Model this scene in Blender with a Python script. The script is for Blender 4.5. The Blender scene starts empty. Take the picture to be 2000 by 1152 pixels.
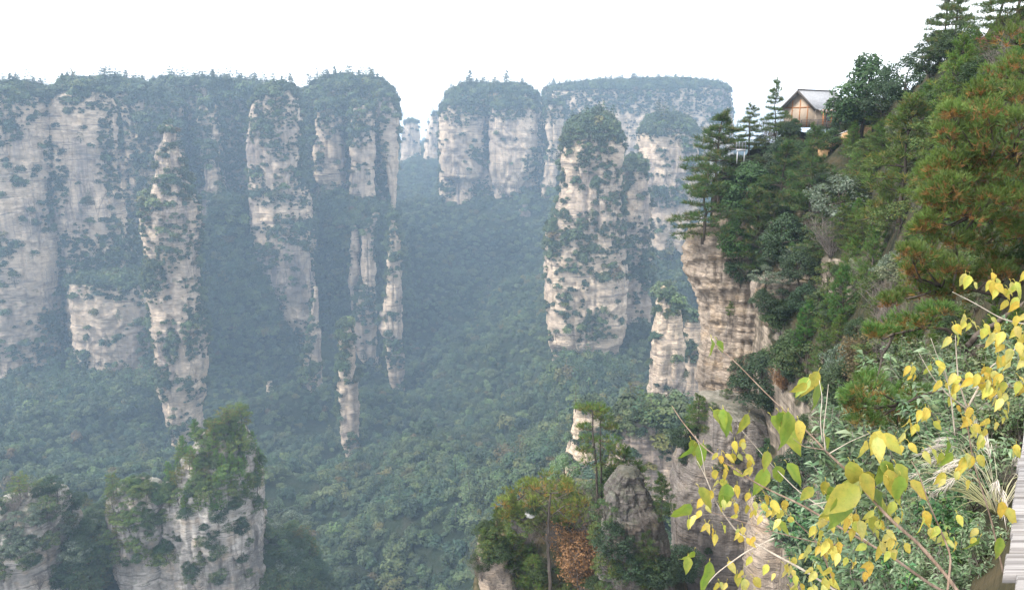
import bpy, math, random
import numpy as np
from mathutils import Vector
from mathutils.bvhtree import BVHTree
R = math.radians
rng = np.random.default_rng(7)
random.seed(7)
SC = bpy.context.scene
COL = SC.collection

# ---------------------------------------------------------------- camera
PITCH = R(12.0); FPX = 1500.0
CP, SP = math.cos(PITCH), math.sin(PITCH)
cam_d = bpy.data.cameras.new('camera'); cam = bpy.data.objects.new('camera', cam_d); COL.objects.link(cam)
cam.location = (0, 0, 0); cam.rotation_euler = (R(90) - PITCH, 0, 0)
cam_d.sensor_width = 36; cam_d.lens = 36 * FPX / 2000
cam_d.clip_start = 0.05; cam_d.clip_end = 8000
SC.camera = cam

# ---------------------------------------------------------------- sky: thin bright overcast over a Nishita sky
SUN_EL, SUN_AZ = R(48), R(-112)          # azimuth measured from +Y towards +X: light from behind the left shoulder
world = bpy.data.worlds.new('World'); SC.world = world; world.use_nodes = True
nt = world.node_tree; nt.nodes.clear()
sky = nt.nodes.new('ShaderNodeTexSky'); sky.sky_type = 'NISHITA'; sky.sun_disc = False
sky.sun_elevation = SUN_EL; sky.sun_rotation = SUN_AZ; sky.dust_density = 4; sky.air_density = 1.2
mix = nt.nodes.new('ShaderNodeMix'); mix.data_type = 'RGBA'; mix.inputs[0].default_value = 0.88
mix.inputs['B'].default_value = (12.6, 12.9, 13.3, 1)
bg = nt.nodes.new('ShaderNodeBackground'); bg.inputs['Strength'].default_value = 0.08
wo = nt.nodes.new('ShaderNodeOutputWorld')
nt.links.new(sky.outputs[0], mix.inputs['A']); nt.links.new(mix.outputs['Result'], bg.inputs['Color']); nt.links.new(bg.outputs[0], wo.inputs['Surface'])

sun_d = bpy.data.lights.new('sun', 'SUN'); sun_d.energy = 2.4; sun_d.angle = R(14); sun_d.color = (1, .95, .87)
sun = bpy.data.objects.new('sun', sun_d); COL.objects.link(sun)
_d = Vector((math.sin(SUN_AZ) * math.cos(SUN_EL), math.cos(SUN_AZ) * math.cos(SUN_EL), math.sin(SUN_EL)))
sun.rotation_euler = _d.to_track_quat('Z', 'Y').to_euler()

SC.view_settings.view_transform = 'Standard'; SC.view_settings.look = 'None'
SC.view_settings.exposure = 1.56; SC.view_settings.gamma = 1.0
SC.render.engine = 'CYCLES'
SC.cycles.max_bounces = 6; SC.cycles.diffuse_bounces = 3; SC.cycles.transparent_max_bounces = 8; SC.cycles.volume_bounces = 1
SC.cycles.use_denoising = True
SC.cycles.sample_clamp_indirect = 8
HAZE_DENSITY = 0.00031
HAZE_COLOR = (0.365, 0.50, 0.665, 1)

# ---------------------------------------------------------------- helpers
def unproj(px, py, Y):
    dx = (px - 1000) / FPX; dy = (576 - py) / FPX
    y = CP + dy * SP; z = -SP + dy * CP
    k = Y / y
    return np.array([dx * k, Y, z * k])
def ray(px, py):
    v = unproj(px, py, 1.0); return Vector(v).normalized()
def proj(P):
    P = np.asarray(P, float)
    d = P[..., 1] * CP - P[..., 2] * SP
    u = P[..., 1] * SP + P[..., 2] * CP
    d = np.where(d < 0.01, 0.01, d)
    return 1000 + FPX * P[..., 0] / d, 576 - FPX * u / d, d

def _hash(ix, iy, iz, seed):
    with np.errstate(over='ignore'):
        h = (ix.astype(np.int64).astype(np.uint32) * np.uint32(374761393) + iy.astype(np.int64).astype(np.uint32) * np.uint32(668265263)
             + iz.astype(np.int64).astype(np.uint32) * np.uint32(2147483647) + np.uint32((seed * 974634777) & 0xffffffff))
        h = (h ^ (h >> np.uint32(13))) * np.uint32(1274126177)
        h = (h ^ (h >> np.uint32(16))) * np.uint32(2246822519)
        h = h ^ (h >> np.uint32(15))
    return h.astype(np.float64) / 4294967295.0
def vnoise(x, y, z, seed=0):
    x, y, z = np.broadcast_arrays(np.asarray(x, float), np.asarray(y, float), np.asarray(z, float))
    fx, fy, fz = np.floor(x), np.floor(y), np.floor(z)
    u, v, w = x - fx, y - fy, z - fz
    u = u * u * u * (u * (u * 6 - 15) + 10); v = v * v * v * (v * (v * 6 - 15) + 10); w = w * w * w * (w * (w * 6 - 15) + 10)
    def h(a, b, c): return _hash(fx + a, fy + b, fz + c, seed)
    x00 = h(0,0,0) * (1-u) + h(1,0,0) * u; x10 = h(0,1,0) * (1-u) + h(1,1,0) * u
    x01 = h(0,0,1) * (1-u) + h(1,0,1) * u; x11 = h(0,1,1) * (1-u) + h(1,1,1) * u
    y0 = x00 * (1-v) + x10 * v; y1 = x01 * (1-v) + x11 * v
    return (y0 * (1-w) + y1 * w) * 2 - 1
def fbm(x, y, z, oct=4, seed=0, gain=.5):
    s = 0; a = 1; t = 0
    for o in range(oct):
        s = s + a * vnoise(np.asarray(x) * 2**o, np.asarray(y) * 2**o, np.asarray(z) * 2**o, seed + o * 17); t += a; a *= gain
    return s / t
def cellr(a, b, seed):
    a = np.floor(a); b = np.floor(b)
    a, b = np.broadcast_arrays(a, b)
    return _hash(a, b, np.zeros_like(a), seed) * 2 - 1

def mesh_np(name, V, F, mat=None, smooth=False, tint=None):
    """V (n,3); F (m,k) int array or list of such arrays"""
    me = bpy.data.meshes.new(name)
    Fs = F if isinstance(F, list) else [F]
    Fs = [np.asarray(f, np.int32) for f in Fs if len(f)]
    V = np.asarray(V, np.float32)
    me.vertices.add(len(V)); me.vertices.foreach_set('co', V.ravel())
    loops = np.concatenate([f.ravel() for f in Fs]); tot = np.concatenate([np.full(len(f), f.shape[1], np.int32) for f in Fs])
    start = np.concatenate([[0], np.cumsum(tot)[:-1]]).astype(np.int32)
    me.loops.add(len(loops)); me.loops.foreach_set('vertex_index', loops)
    me.polygons.add(len(tot)); me.polygons.foreach_set('loop_start', start); me.polygons.foreach_set('loop_total', tot)
    if smooth: me.polygons.foreach_set('use_smooth', np.ones(len(tot), bool))
    if tint is not None:
        at = me.attributes.new('tint', 'FLOAT_COLOR', 'POINT')
        t = np.ones((len(V), 4), np.float32); t[:, :3] = tint
        at.data.foreach_set('color', t.ravel())
    me.update(calc_edges=True); me.validate()
    if mat: me.materials.append(mat)
    return me
def link(name, me, parent=None):
    o = bpy.data.objects.new(name, me); COL.objects.link(o)
    if parent: o.parent = parent
    return o
def tag(o, label=None, cat=None, group=None, kind=None):
    if label: o['label'] = label
    if cat: o['category'] = cat
    if group: o['group'] = group
    if kind: o['kind'] = kind
    return o
def empty(name, loc, rz=0, sc=1):
    o = bpy.data.objects.new(name, None); COL.objects.link(o); o.location = loc; o.rotation_euler = (0, 0, rz); o.scale = (sc, sc, sc) if np.isscalar(sc) else sc
    o.empty_display_size = .3
    return o

class MB:
    """collects boxes, tubes and quads"""
    def __init__(s): s.V = []; s.F = {3: [], 4: []}; s.n = 0; s.T = []
    def add(s, V, F, tint=(1, 1, 1)):
        V = np.asarray(V, float); s.V.append(V)
        F = F if isinstance(F, list) and len(F) and isinstance(F[0], np.ndarray) and F[0].ndim == 2 else [np.asarray(F)]
        for f in F:
            if len(f): s.F[f.shape[1]].append(np.asarray(f) + s.n)
        t = np.asarray(tint, float)
        s.T.append(np.broadcast_to(t, (len(V), 3)) if t.ndim == 1 else t)
        s.n += len(V)
    def box(s, c, d, rz=0, tint=(1, 1, 1), M=None):
        sg = np.array([[x, y, z] for x in (-1, 1) for y in (-1, 1) for z in (-1, 1)], float)
        V = sg * np.asarray(d) / 2
        if M is not None: V = V @ np.asarray(M).T
        if rz:
            c_, s_ = math.cos(rz), math.sin(rz); V = V @ np.array([[c_, -s_, 0], [s_, c_, 0], [0, 0, 1]]).T
        s.add(V + np.asarray(c), np.array([[0, 1, 3, 2], [4, 6, 7, 5], [0, 4, 5, 1], [2, 3, 7, 6], [0, 2, 6, 4], [1, 5, 7, 3]]), tint)
    def tube(s, P, r, n=6, tint=(1, 1, 1)):
        P = np.asarray(P, float); m = len(P); r = np.broadcast_to(np.asarray(r, float), (m,))
        T = np.gradient(P, axis=0); T /= np.linalg.norm(T, axis=1)[:, None] + 1e-9
        up = np.array([0.13, 0.21, 1.0]); up = np.where(np.abs(T @ (up / np.linalg.norm(up)))[:, None] > .95, np.array([1., .2, 0]), up)
        A = np.cross(T, up); A /= np.linalg.norm(A, axis=1)[:, None] + 1e-9; B = np.cross(T, A)
        th = np.linspace(0, 2 * math.pi, n, endpoint=False)
        V = P[:, None] + r[:, None, None] * (A[:, None] * np.cos(th)[None, :, None] + B[:, None] * np.sin(th)[None, :, None])
        V = V.reshape(-1, 3)
        i = np.arange(m - 1)[:, None] * n; j = np.arange(n)[None]; k = (j + 1) % n
        F = np.stack([i + j, i + k, i + n + k, i + n + j], -1).reshape(-1, 4)
        V = np.vstack([V, P[:1], P[-1:]]); a, b = m * n, m * n + 1
        j = np.arange(n); k = (j + 1) % n
        C = np.vstack([np.stack([np.full(n, a), k, j], 1), np.stack([np.full(n, b), (m - 1) * n + j, (m - 1) * n + k], 1)])
        s.add(V, [F, C], tint)
    def build(s, name, mat, smooth=False):
        F = [np.vstack(f) for f in s.F.values() if f]
        return mesh_np(name, np.vstack(s.V), F, mat, smooth, np.vstack(s.T))
    def obj(s, name, mat, parent=None, smooth=False): return link(name, s.build(name, mat, smooth), parent)

# ---------------------------------------------------------------- materials
class NT:
    def __init__(s, name):
        s.m = bpy.data.materials.new(name); s.m.use_nodes = True; s.t = s.m.node_tree; s.t.nodes.clear()
        s.out = s.t.nodes.new('ShaderNodeOutputMaterial')
    def n(s, typ, ins=None, **kw):
        x = s.t.nodes.new(typ)
        for k, v in kw.items(): setattr(x, k, v)
        for k, v in (ins or {}).items():
            if isinstance(v, bpy.types.NodeSocket): s.t.links.new(v, x.inputs[k])
            else: x.inputs[k].default_value = v
        return x
    def math(s, op, a, b=0.5, c=None, clamp=False):
        ins = {0: a, 1: b}
        if c is not None: ins[2] = c
        return s.n('ShaderNodeMath', ins, operation=op, use_clamp=clamp).outputs[0]
    def mix(s, f, a, b, blend='MIX'):
        x = s.n('ShaderNodeMix', data_type='RGBA', blend_type=blend)
        for k, v in ((0, f), ('A', a), ('B', b)):
            if isinstance(v, bpy.types.NodeSocket): s.t.links.new(v, x.inputs[k])
            else: x.inputs[k].default_value = v if k == 0 else (*v[:3], 1)
        return x.outputs['Result']
    def ramp(s, f, stops):
        x = s.n('ShaderNodeValToRGB', {0: f}); e = x.color_ramp.elements
        while len(e) < len(stops): e.new(0.5)
        for q, (p, c) in zip(e, stops):
            q.position = p; q.color = (*c, 1) if len(c) == 3 else c
        return x.outputs[0]
    def noise(s, vec, scale, detail=4, rough=.55, dist=0):
        return s.n('ShaderNodeTexNoise', {'Vector': vec, 'Scale': scale, 'Detail': detail, 'Roughness': rough, 'Distortion': dist}).outputs[0]
    def mapping(s, vec, scale=(1, 1, 1), loc=(0, 0, 0), rot=(0, 0, 0)):
        return s.n('ShaderNodeMapping', {'Vector': vec, 'Scale': scale, 'Location': loc, 'Rotation': rot}).outputs[0]
    def pbsdf(s, col, rough=.8, normal=None, spec=.2):
        b = s.n('ShaderNodeBsdfPrincipled', {'Base Color': col, 'Roughness': rough, 'Specular IOR Level': spec})
        if normal: s.t.links.new(normal, b.inputs['Normal'])
        return b.outputs[0]
    def done(s, sh): s.t.links.new(sh, s.out.inputs[0]); return s.m

def rock_mat(name, light, mid, dark, stain, k=1.0, moss=.5, warm=(.46, .34, .22)):
    """k scales the texture frequency: 1 for the far cliffs, larger for near rock"""
    t = NT(name); P = t.n('ShaderNodeNewGeometry').outputs['Position']; N = t.n('ShaderNodeNewGeometry').outputs['Normal']
    big = t.noise(t.mapping(P, (.02 * k, .02 * k, .012 * k)), 1, 5, .6)
    col = t.ramp(big, [(.28, dark), (.45, mid), (.6, light), (.8, mid)])
    wn = t.noise(t.mapping(P, (.06 * k, .06 * k, .09 * k), (31, 7, 3)), 1, 4, .6)
    col = t.mix(t.math('MULTIPLY', t.math('SUBTRACT', wn, .5, clamp=True), 3, clamp=True), col, warm)
    # horizontal beds
    bed = t.noise(t.mapping(P, (.022 * k, .022 * k, .34 * k)), 1, 7, .68, .3)
    bedm = t.ramp(bed, [(.38, (0, 0, 0)), (.44, (1, 1, 1)), (.49, (1, 1, 1)), (.515, (.25, .25, .25)), (.54, (1, 1, 1)), (.60, (.8, .8, .8)), (.62, (.1, .1, .1)), (.66, (1, 1, 1))])
    col = t.mix(t.math('SUBTRACT', .8, t.math('MULTIPLY', bedm, .8)), col, dark)
    # weathering streaks run down the faces
    st = t.noise(t.mapping(P, (.11 * k, .11 * k, .008 * k), (5, 11, 0)), 1, 6, .72, .4)
    area = t.noise(t.mapping(P, (.018 * k, .018 * k, .016 * k), (91, 3, 17)), 1, 3)
    stm = t.math('MULTIPLY', t.ramp(st, [(.42, (0, 0, 0)), (.6, (1, 1, 1))]), t.ramp(area, [(.42, (0, 0, 0)), (.62, (1, 1, 1))]))
    col = t.mix(t.math('MULTIPLY', stm, .85), col, stain)
    grain = t.noise(P, 1.6 * k, 8, .7)
    col = t.mix(t.math('MULTIPLY', t.ramp(grain, [(.3, (1, 1, 1)), (.5, (0, 0, 0))]), .35), col, dark)
    # joints: thin dark upright cracks
    jt = t.n('ShaderNodeTexVoronoi', {'Vector': t.mapping(P, (.075 * k, .075 * k, .013 * k)), 'Scale': 1}, feature='DISTANCE_TO_EDGE').outputs['Distance']
    col = t.mix(t.math('MULTIPLY', t.ramp(jt, [(.006, (1, 1, 1)), (.03, (0, 0, 0))]), t.math('MULTIPLY', t.ramp(area, [(.4, (0, 0, 0)), (.6, (1, 1, 1))]), .7)), col, dark)
    # lichen and moss
    if moss:
        sep = t.n('ShaderNodeSeparateXYZ', {0: N}).outputs[2]
        mn = t.noise(P, .22 * k, 7, .72)
        mm = t.math('ADD', t.math('MULTIPLY', sep, .32), mn)
        col = t.mix(t.math('MULTIPLY', t.ramp(mm, [(.6, (0, 0, 0)), (.72, (1, 1, 1))]), moss), col, (.055, .075, .035))
    cr = t.n('ShaderNodeTexVoronoi', {'Vector': t.mapping(P, (.16 * k, .16 * k, .3 * k)), 'Scale': 1}, feature='DISTANCE_TO_EDGE').outputs['Distance']
    h = t.math('ADD', t.math('MULTIPLY', bedm, .5), t.math('ADD', grain, t.math('MULTIPLY', t.math('MINIMUM', cr, .12), 3)))
    bp = t.n('ShaderNodeBump', {'Height': h, 'Strength': .8, 'Distance': .9 / k})
    return t.done(t.pbsdf(col, .9, bp.outputs[0], .1))

def leaf_mat(name, var=.45, hue=.03, trans=.25, ramp=None):
    """vertex tint times a random brightness and hue per object or instance"""
    t = NT(name); oi = t.n('ShaderNodeObjectInfo'); at = t.n('ShaderNodeAttribute', attribute_name='tint')
    rnd = oi.outputs['Random']; col = at.outputs['Color']
    if ramp: col = t.mix(1.0, col, t.ramp(rnd, ramp), 'MULTIPLY')
    else: col = t.mix(1.0, col, oi.outputs['Color'], 'MULTIPLY')
    r2 = t.math('FRACT', t.math('MULTIPLY', rnd, 37.7), 0)
    r3 = t.math('FRACT', t.math('MULTIPLY', rnd, 91.3), 0)
    hs = t.n('ShaderNodeHueSaturation', {'Hue': t.math('ADD', .5 - hue, t.math('MULTIPLY', r3, 2 * hue)), 'Saturation': 1,
        'Value': t.math('ADD', 1 - var / 2, t.math('MULTIPLY', r2, var)), 'Color': col}).outputs[0]
    b = t.pbsdf(hs, .62, None, .25)
    if trans:
        tr = t.n('ShaderNodeBsdfTranslucent', {'Color': t.mix(1, hs, (1.1, 1.15, .55), 'MULTIPLY')}).outputs[0]
        b = t.n('ShaderNodeMixShader', {0: trans, 1: b, 2: tr}).outputs[0]
    return t.done(b)
def bark_mat(name, c1, c2, sc=8):
    t = NT(name); tc = t.n('ShaderNodeTexCoord').outputs['Object']
    n = t.noise(t.mapping(tc, (sc, sc, sc * .25)), 1, 6, .7)
    bp = t.n('ShaderNodeBump', {'Height': n, 'Strength': .6, 'Distance': .03})
    return t.done(t.pbsdf(t.ramp(n, [(.35, c1), (.65, c2)]), .9, bp.outputs[0], .1))
def flat_mat(name, c, rough=.7, sc=6, amt=.3, spec=.25, bump=.1):
    t = NT(name); tc = t.n('ShaderNodeTexCoord').outputs['Object']; n = t.noise(tc, sc, 6, .65)
    col = t.mix(t.ramp(n, [(.35, (0, 0, 0)), (.65, (1, 1, 1))]), [x * (1 - amt) for x in c], [min(1, x * (1 + amt)) for x in c])
    at = t.n('ShaderNodeAttribute', attribute_name='tint').outputs['Color']
    col = t.mix(1.0, col, at, 'MULTIPLY')
    bp = t.n('ShaderNodeBump', {'Height': n, 'Strength': bump, 'Distance': .02})
    return t.done(t.pbsdf(col, rough, bp.outputs[0], spec))

M_FAR = rock_mat('far_sandstone', (.68, .53, .39), (.51, .40, .305), (.17, .14, .12), (.15, .13, .13), 1.0, .5)
M_MID = rock_mat('mid_sandstone', (.46, .42, .38), (.34, .31, .28), (.11, .10, .09), (.10, .09, .085), 2.6, .4)
M_NEAR = rock_mat('near_sandstone', (.44, .36, .29), (.34, .275, .22), (.12, .10, .085), (.13, .115, .105), 5.0, .2, (.40, .27, .15))
M_GREYFACE = rock_mat('grey_sandstone', (.30, .265, .235), (.23, .20, .18), (.11, .095, .085), (.10, .09, .085), 5.0, .35, (.28, .21, .15))
M_DARKROCK = rock_mat('dark_sandstone', (.19, .172, .155), (.11, .097, .088), (.04, .035, .032), (.05, .045, .045), 6.0, .25, (.13, .09, .06))
def soil_mat(name, c1, c2, c3, sc):
    t = NT(name); P = t.n('ShaderNodeNewGeometry').outputs['Position']
    n = t.noise(P, sc, 8, .65)
    bp = t.n('ShaderNodeBump', {'Height': n, 'Strength': .8, 'Distance': .5 / sc})
    return t.done(t.pbsdf(t.ramp(n, [(.3, c1), (.5, c2), (.7, c3)]), .95, bp.outputs[0], .1))
M_VALLEY = soil_mat('valley_soil', (.01, .016, .009), (.016, .024, .012), (.03, .03, .018), .12)
M_SLOPE = soil_mat('slope_soil', (.022, .03, .014), (.05, .048, .026), (.13, .095, .055), .5)
FRAMP = [(0, (.45, .72, .65)), (.22, (.8, .95, .8)), (.45, (1, 1.05, .75)), (.65, (1.3, 1.35, .95)), (.82, (1.7, 1.65, .85)), (.93, (1.9, 1.7, 1.2)), (.97, (2.1, 1.5, .7)), (1, (2.4, 1.2, .75))]
M_FOREST = leaf_mat('forest_foliage', .8, .02, .06, FRAMP)
M_LEAF = leaf_mat('foliage', .35, .02, .3)
M_BARK = bark_mat('bark', (.035, .028, .023), (.11, .09, .075))
M_TWIG = bark_mat('grey_twigs', (.10, .085, .075), (.21, .18, .16), 20)
# ---------------------------------------------------------------- rock bodies
def outline(n_exp, N):
    th = np.linspace(0, 2 * math.pi, 4000)
    x = np.sign(np.cos(th)) * np.abs(np.cos(th)) ** (2 / n_exp); y = np.sign(np.sin(th)) * np.abs(np.sin(th)) ** (2 / n_exp)
    s = np.concatenate([[0], np.cumsum(np.hypot(np.diff(x), np.diff(y)))])
    t = np.interp(np.linspace(0, s[-1], N, endpoint=False), s, th)
    x = np.sign(np.cos(t)) * np.abs(np.cos(t)) ** (2 / n_exp); y = np.sign(np.sin(t)) * np.abs(np.sin(t)) ** (2 / n_exp)
    return x, y
BODIES = {}
def rock(name, prof, Y, res=1.6, thick=.8, seed=1, mat=None, zbot=None, n_exp=3.2, joint=1.0, strata=1.0, big=1.0, bmin=4, unit=1.0, shear=0):
    """a rock mass turned from its left and right edges at a row of heights; depth = thick * half width.
    unit scales the bed thickness and joint spacing (1 for a cliff 200 m tall)"""
    prof = sorted(prof)
    zl = []; cx = []; aa = []
    for py, l, r in prof:
        p, q = unproj(l, py, Y), unproj(r, py, Y)
        zl.append((p[2] + q[2]) / 2); cx.append((p[0] + q[0]) / 2); aa.append(max((q[0] - p[0]) / 2, .05))
    zl, cx, aa = map(np.array, (zl, cx, aa))
    if zbot is not None and zbot < zl[-1]:
        zl = np.append(zl, zbot); cx = np.append(cx, cx[-1]); aa = np.append(aa, aa[-1] * 1.1)
    M = max(8, int((zl[0] - zl[-1]) / res)); z = np.linspace(zl[0], zl[-1], M)
    C = np.interp(-z, -zl, cx); A = np.interp(-z, -zl, aa)
    amax = np.max(A); B = np.maximum(bmin, thick * (.5 * A + .5 * np.minimum(A.max(), A * 1.6)))
    B = np.minimum(B, np.maximum(A * 1.6, B * np.clip((zl[0] - z) / (6 * unit), .2, 1)))
    N = int(np.clip(2 * (2 * amax + 2 * B.max()) / res, 24, 520))
    ox, oy = outline(n_exp, N)
    X = C[:, None] + A[:, None] * ox; Yv = Y + B[:, None] * oy + shear * (zl[0] - z)[:, None]; Z = np.repeat(z[:, None], N, 1)
    nx = ox / np.maximum(A[:, None], 1); ny = oy / np.maximum(B[:, None], 1); ln = np.hypot(nx, ny) + 1e-9; nx /= ln; ny /= ln
    u = unit; s0 = seed * 101
    zz = Z + 1.5 * u * vnoise(X / (25 * u), Yv / (25 * u), 0, s0 + 1)
    D = 3.2 * u * big * fbm(X / (28 * u), Yv / (28 * u), Z / (45 * u), 4, s0)
    jn = np.abs(vnoise(X / (9 * u), Yv / (9 * u), Z / (70 * u), s0 + 3)); D -= 2.6 * u * joint * np.clip(1 - jn / .2, 0, 1) ** 1.3
    jn = np.abs(vnoise(X / (4 * u), Yv / (4 * u), Z / (22 * u), s0 + 4)); D -= 1.0 * u * joint * np.clip(1 - jn / .22, 0, 1)
    D += .8 * u * strata * cellr(zz / (7 * u) + 3 * vnoise(X / (40 * u), Yv / (40 * u), 0, s0 + 6), 0 * zz, s0 + 5)
    D += .45 * u * strata * cellr(zz / (2.2 * u), np.floor(X / (30 * u)), s0 + 7)
    D += 1.0 * u * cellr(X / (5 * u) + vnoise(Z / (9 * u), 0, 0, s0), zz / (13 * u), s0 + 8)
    D += .45 * u * fbm(X / (3 * u), Yv / (3 * u), Z / (2.0 * u), 3, s0 + 9)
    lim = np.minimum(A, B)[:, None] * .45; D = np.clip(D, -lim, lim)
    X = X + nx * D; Yv = Yv + ny * D
    Z = Z + np.where(np.arange(M)[:, None] < 3, .8 * u * vnoise(X / (5 * u), Yv / (5 * u), 0, s0 + 11), 0)
    V = np.stack([X, Yv, Z], -1).reshape(-1, 3)
    i = np.arange(M - 1)[:, None] * N; j = np.arange(N)[None]; k = (j + 1) % N
    F = np.stack([i + j, i + N + j, i + N + k, i + k], -1).reshape(-1, 4)
    top = V[:N].mean(0) + [0, 0, .3 * u]; V = np.vstack([V, top])
    T = np.stack([np.full(N, len(V) - 1), np.arange(N), (np.arange(N) + 1) % N], 1)
    me = mesh_np(name, V, [F, T], mat or M_FAR, False)
    o = link(name, me)
    BODIES.setdefault(name, []).append((o, V, F, T))
    o['_k'] = 0; del o['_k']
    return o, V, np.vstack([np.stack([F[:, 0], F[:, 1], F[:, 2]], 1), np.stack([F[:, 0], F[:, 2], F[:, 3]], 1), T])
def bvh(lst):
    Vs = []; Fs = []; n = 0
    for V, T in lst: Vs.append(V); Fs.append(T + n); n += len(V)
    return BVHTree.FromPolygons(np.vstack(Vs).tolist(), np.vstack(Fs).tolist())

# ---------------------------------------------------------------- foliage building blocks
def rand_dirs(n):
    v = rng.normal(size=(n, 3)); return v / np.linalg.norm(v, axis=1)[:, None]
def quads(C, Nn, size, asp=.55, tint=None):
    """leaf quads (bent along the middle) at C with normals Nn"""
    n = len(C); t = np.cross(Nn, rand_dirs(n)); t /= np.linalg.norm(t, axis=1)[:, None] + 1e-9; b = np.cross(Nn, t)
    s = np.broadcast_to(size, (n,))[:, None]
    V = np.stack([C - t * s, C - b * s * asp - Nn * s * .12, C + t * s, C + b * s * asp - Nn * s * .12], 1).reshape(-1, 3)
    F = np.arange(n * 4).reshape(n, 4)
    T = np.repeat(np.broadcast_to(tint, (n, 3)), 4, 0)
    return V, F, T
def clump_crown(mb, centers, radii, per, leaf, base, var=.35, up=.5, flat=.88, spread=.4, tips=None):
    for c, r in zip(centers, radii):
        n = max(6, int(per * rng.uniform(.8, 1.2)))
        d = rand_dirs(n); d[:, 2] = np.where(d[:, 2] < -.25, -d[:, 2] * .6, d[:, 2])
        d /= np.linalg.norm(d, axis=1)[:, None]
        rad = r * rng.uniform(.6, 1.08, n) ** .6
        P = c + d * rad[:, None] * [1, 1, flat]
        N = d + rand_dirs(n) * spread * 2 + [0, 0, up]; N /= np.linalg.norm(N, axis=1)[:, None]
        col = np.array(base) * rng.uniform(1 - var, 1 + var, (n, 1)) * rng.uniform(.85, 1.15) * rng.uniform(.92, 1.08, (n, 3))
        if tips is not None:
            k = rng.random(n) < tips[1]; col[k] = np.array(tips[0]) * rng.uniform(.7, 1.2, (k.sum(), 1))
        mb.add(*[(a if i != 1 else a) for i, a in enumerate(quads(P, N, leaf * rng.uniform(.7, 1.3, n), .55, col))])
def needle_tufts(mb, C, D, L, n=7, w=.07, base=(.05, .09, .03), var=.3, old=None, oldp=0, cone=.75):
    """tufts of thin blades at C, pointing along D"""
    m = len(C)
    d = D[:, None] + rng.normal(size=(m, n, 3)) * cone; d /= np.linalg.norm(d, axis=2)[..., None]
    s = np.cross(d, rand_dirs(m * n).reshape(m, n, 3)); s /= np.linalg.norm(s, axis=2)[..., None] + 1e-9
    Lr = (L * rng.uniform(.7, 1.2, (m, n)))[..., None]; c = C[:, None] + 0 * d
    V = np.stack([c - s * Lr * w, c + s * Lr * w, c + d * Lr + s * Lr * w * .35, c + d * Lr - s * Lr * w * .35], 2).reshape(-1, 3)
    col = np.array(base) * rng.uniform(1 - var, 1 + var, (m, 1)) * rng.uniform(.9, 1.1, (m, 3))
    if old is not None:
        k = rng.random(m) < oldp; col[k] = np.array(old) * rng.uniform(.7, 1.25, (k.sum(), 1))
    T = np.repeat(col, n * 4, 0)
    mb.add(V, np.arange(m * n * 4).reshape(-1, 4), T)
def wander(p, q, n=6, amp=.06, sag=0):
    p, q = np.asarray(p, float), np.asarray(q, float); L = np.linalg.norm(q - p); t = np.linspace(0, 1, n)[:, None]
    off = rng.normal(size=(n, 3)) * amp * L; off[0] = 0; off[-1] *= .0
    off = np.cumsum(off, 0) * .4 * np.sin(t * math.pi)
    return p + (q - p) * t + off + np.array([0, 0, -sag * L]) * np.sin(t * math.pi)

def broad_tree(name, h=1.0, w=.7, crown0=.22, nclump=46, per=110, leaf=.02, base=(.04, .07, .028), mat=None, tips=None, top=1., var=.4):
    tr = MB(); cr = MB(); H = h
    n = nclump; d = rand_dirs(n * 2); d = d[d[:, 2] > -.92][:n]
    rad = rng.uniform(.45, 1.0, len(d)) ** .5
    cz = (crown0 + 1) / 2; hz = (1 - crown0) / 2
    P = d * rad[:, None]; P[:, 2] = P[:, 2] * hz * .9 + cz - .02
    prof = np.clip(1.15 - np.abs((P[:, 2] - cz + hz * .25) / hz) ** 2.2, .3, 1.1)
    P[:, :2] *= (w / 2 * .85) * prof[:, None]; P[:, :2] += rng.normal(size=(len(P), 2)) * .03
    P *= H
    rr = rng.uniform(.10, .175, len(P)) * H * min(1, .6 + w * .5)
    clump_crown(cr, P, rr, per, leaf * H, base, var, tips=tips)
    tp = wander((0, 0, -.06 * H), (rng.normal() * .03 * H, rng.normal() * .03 * H, .72 * H), 8, .05)
    tr.tube(tp, np.linspace(.028, .008, 8) * H, 7)
    for i in rng.choice(len(P), min(9, len(P)), False):
        k = rng.integers(2, 6); tr.tube(wander(tp[k], P[i], 5, .07), np.linspace(.012, .003, 5) * H, 5)
    return tr.build(name + '_trunk', M_BARK, True), cr.build(name + '_crown', mat or M_LEAF)
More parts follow.
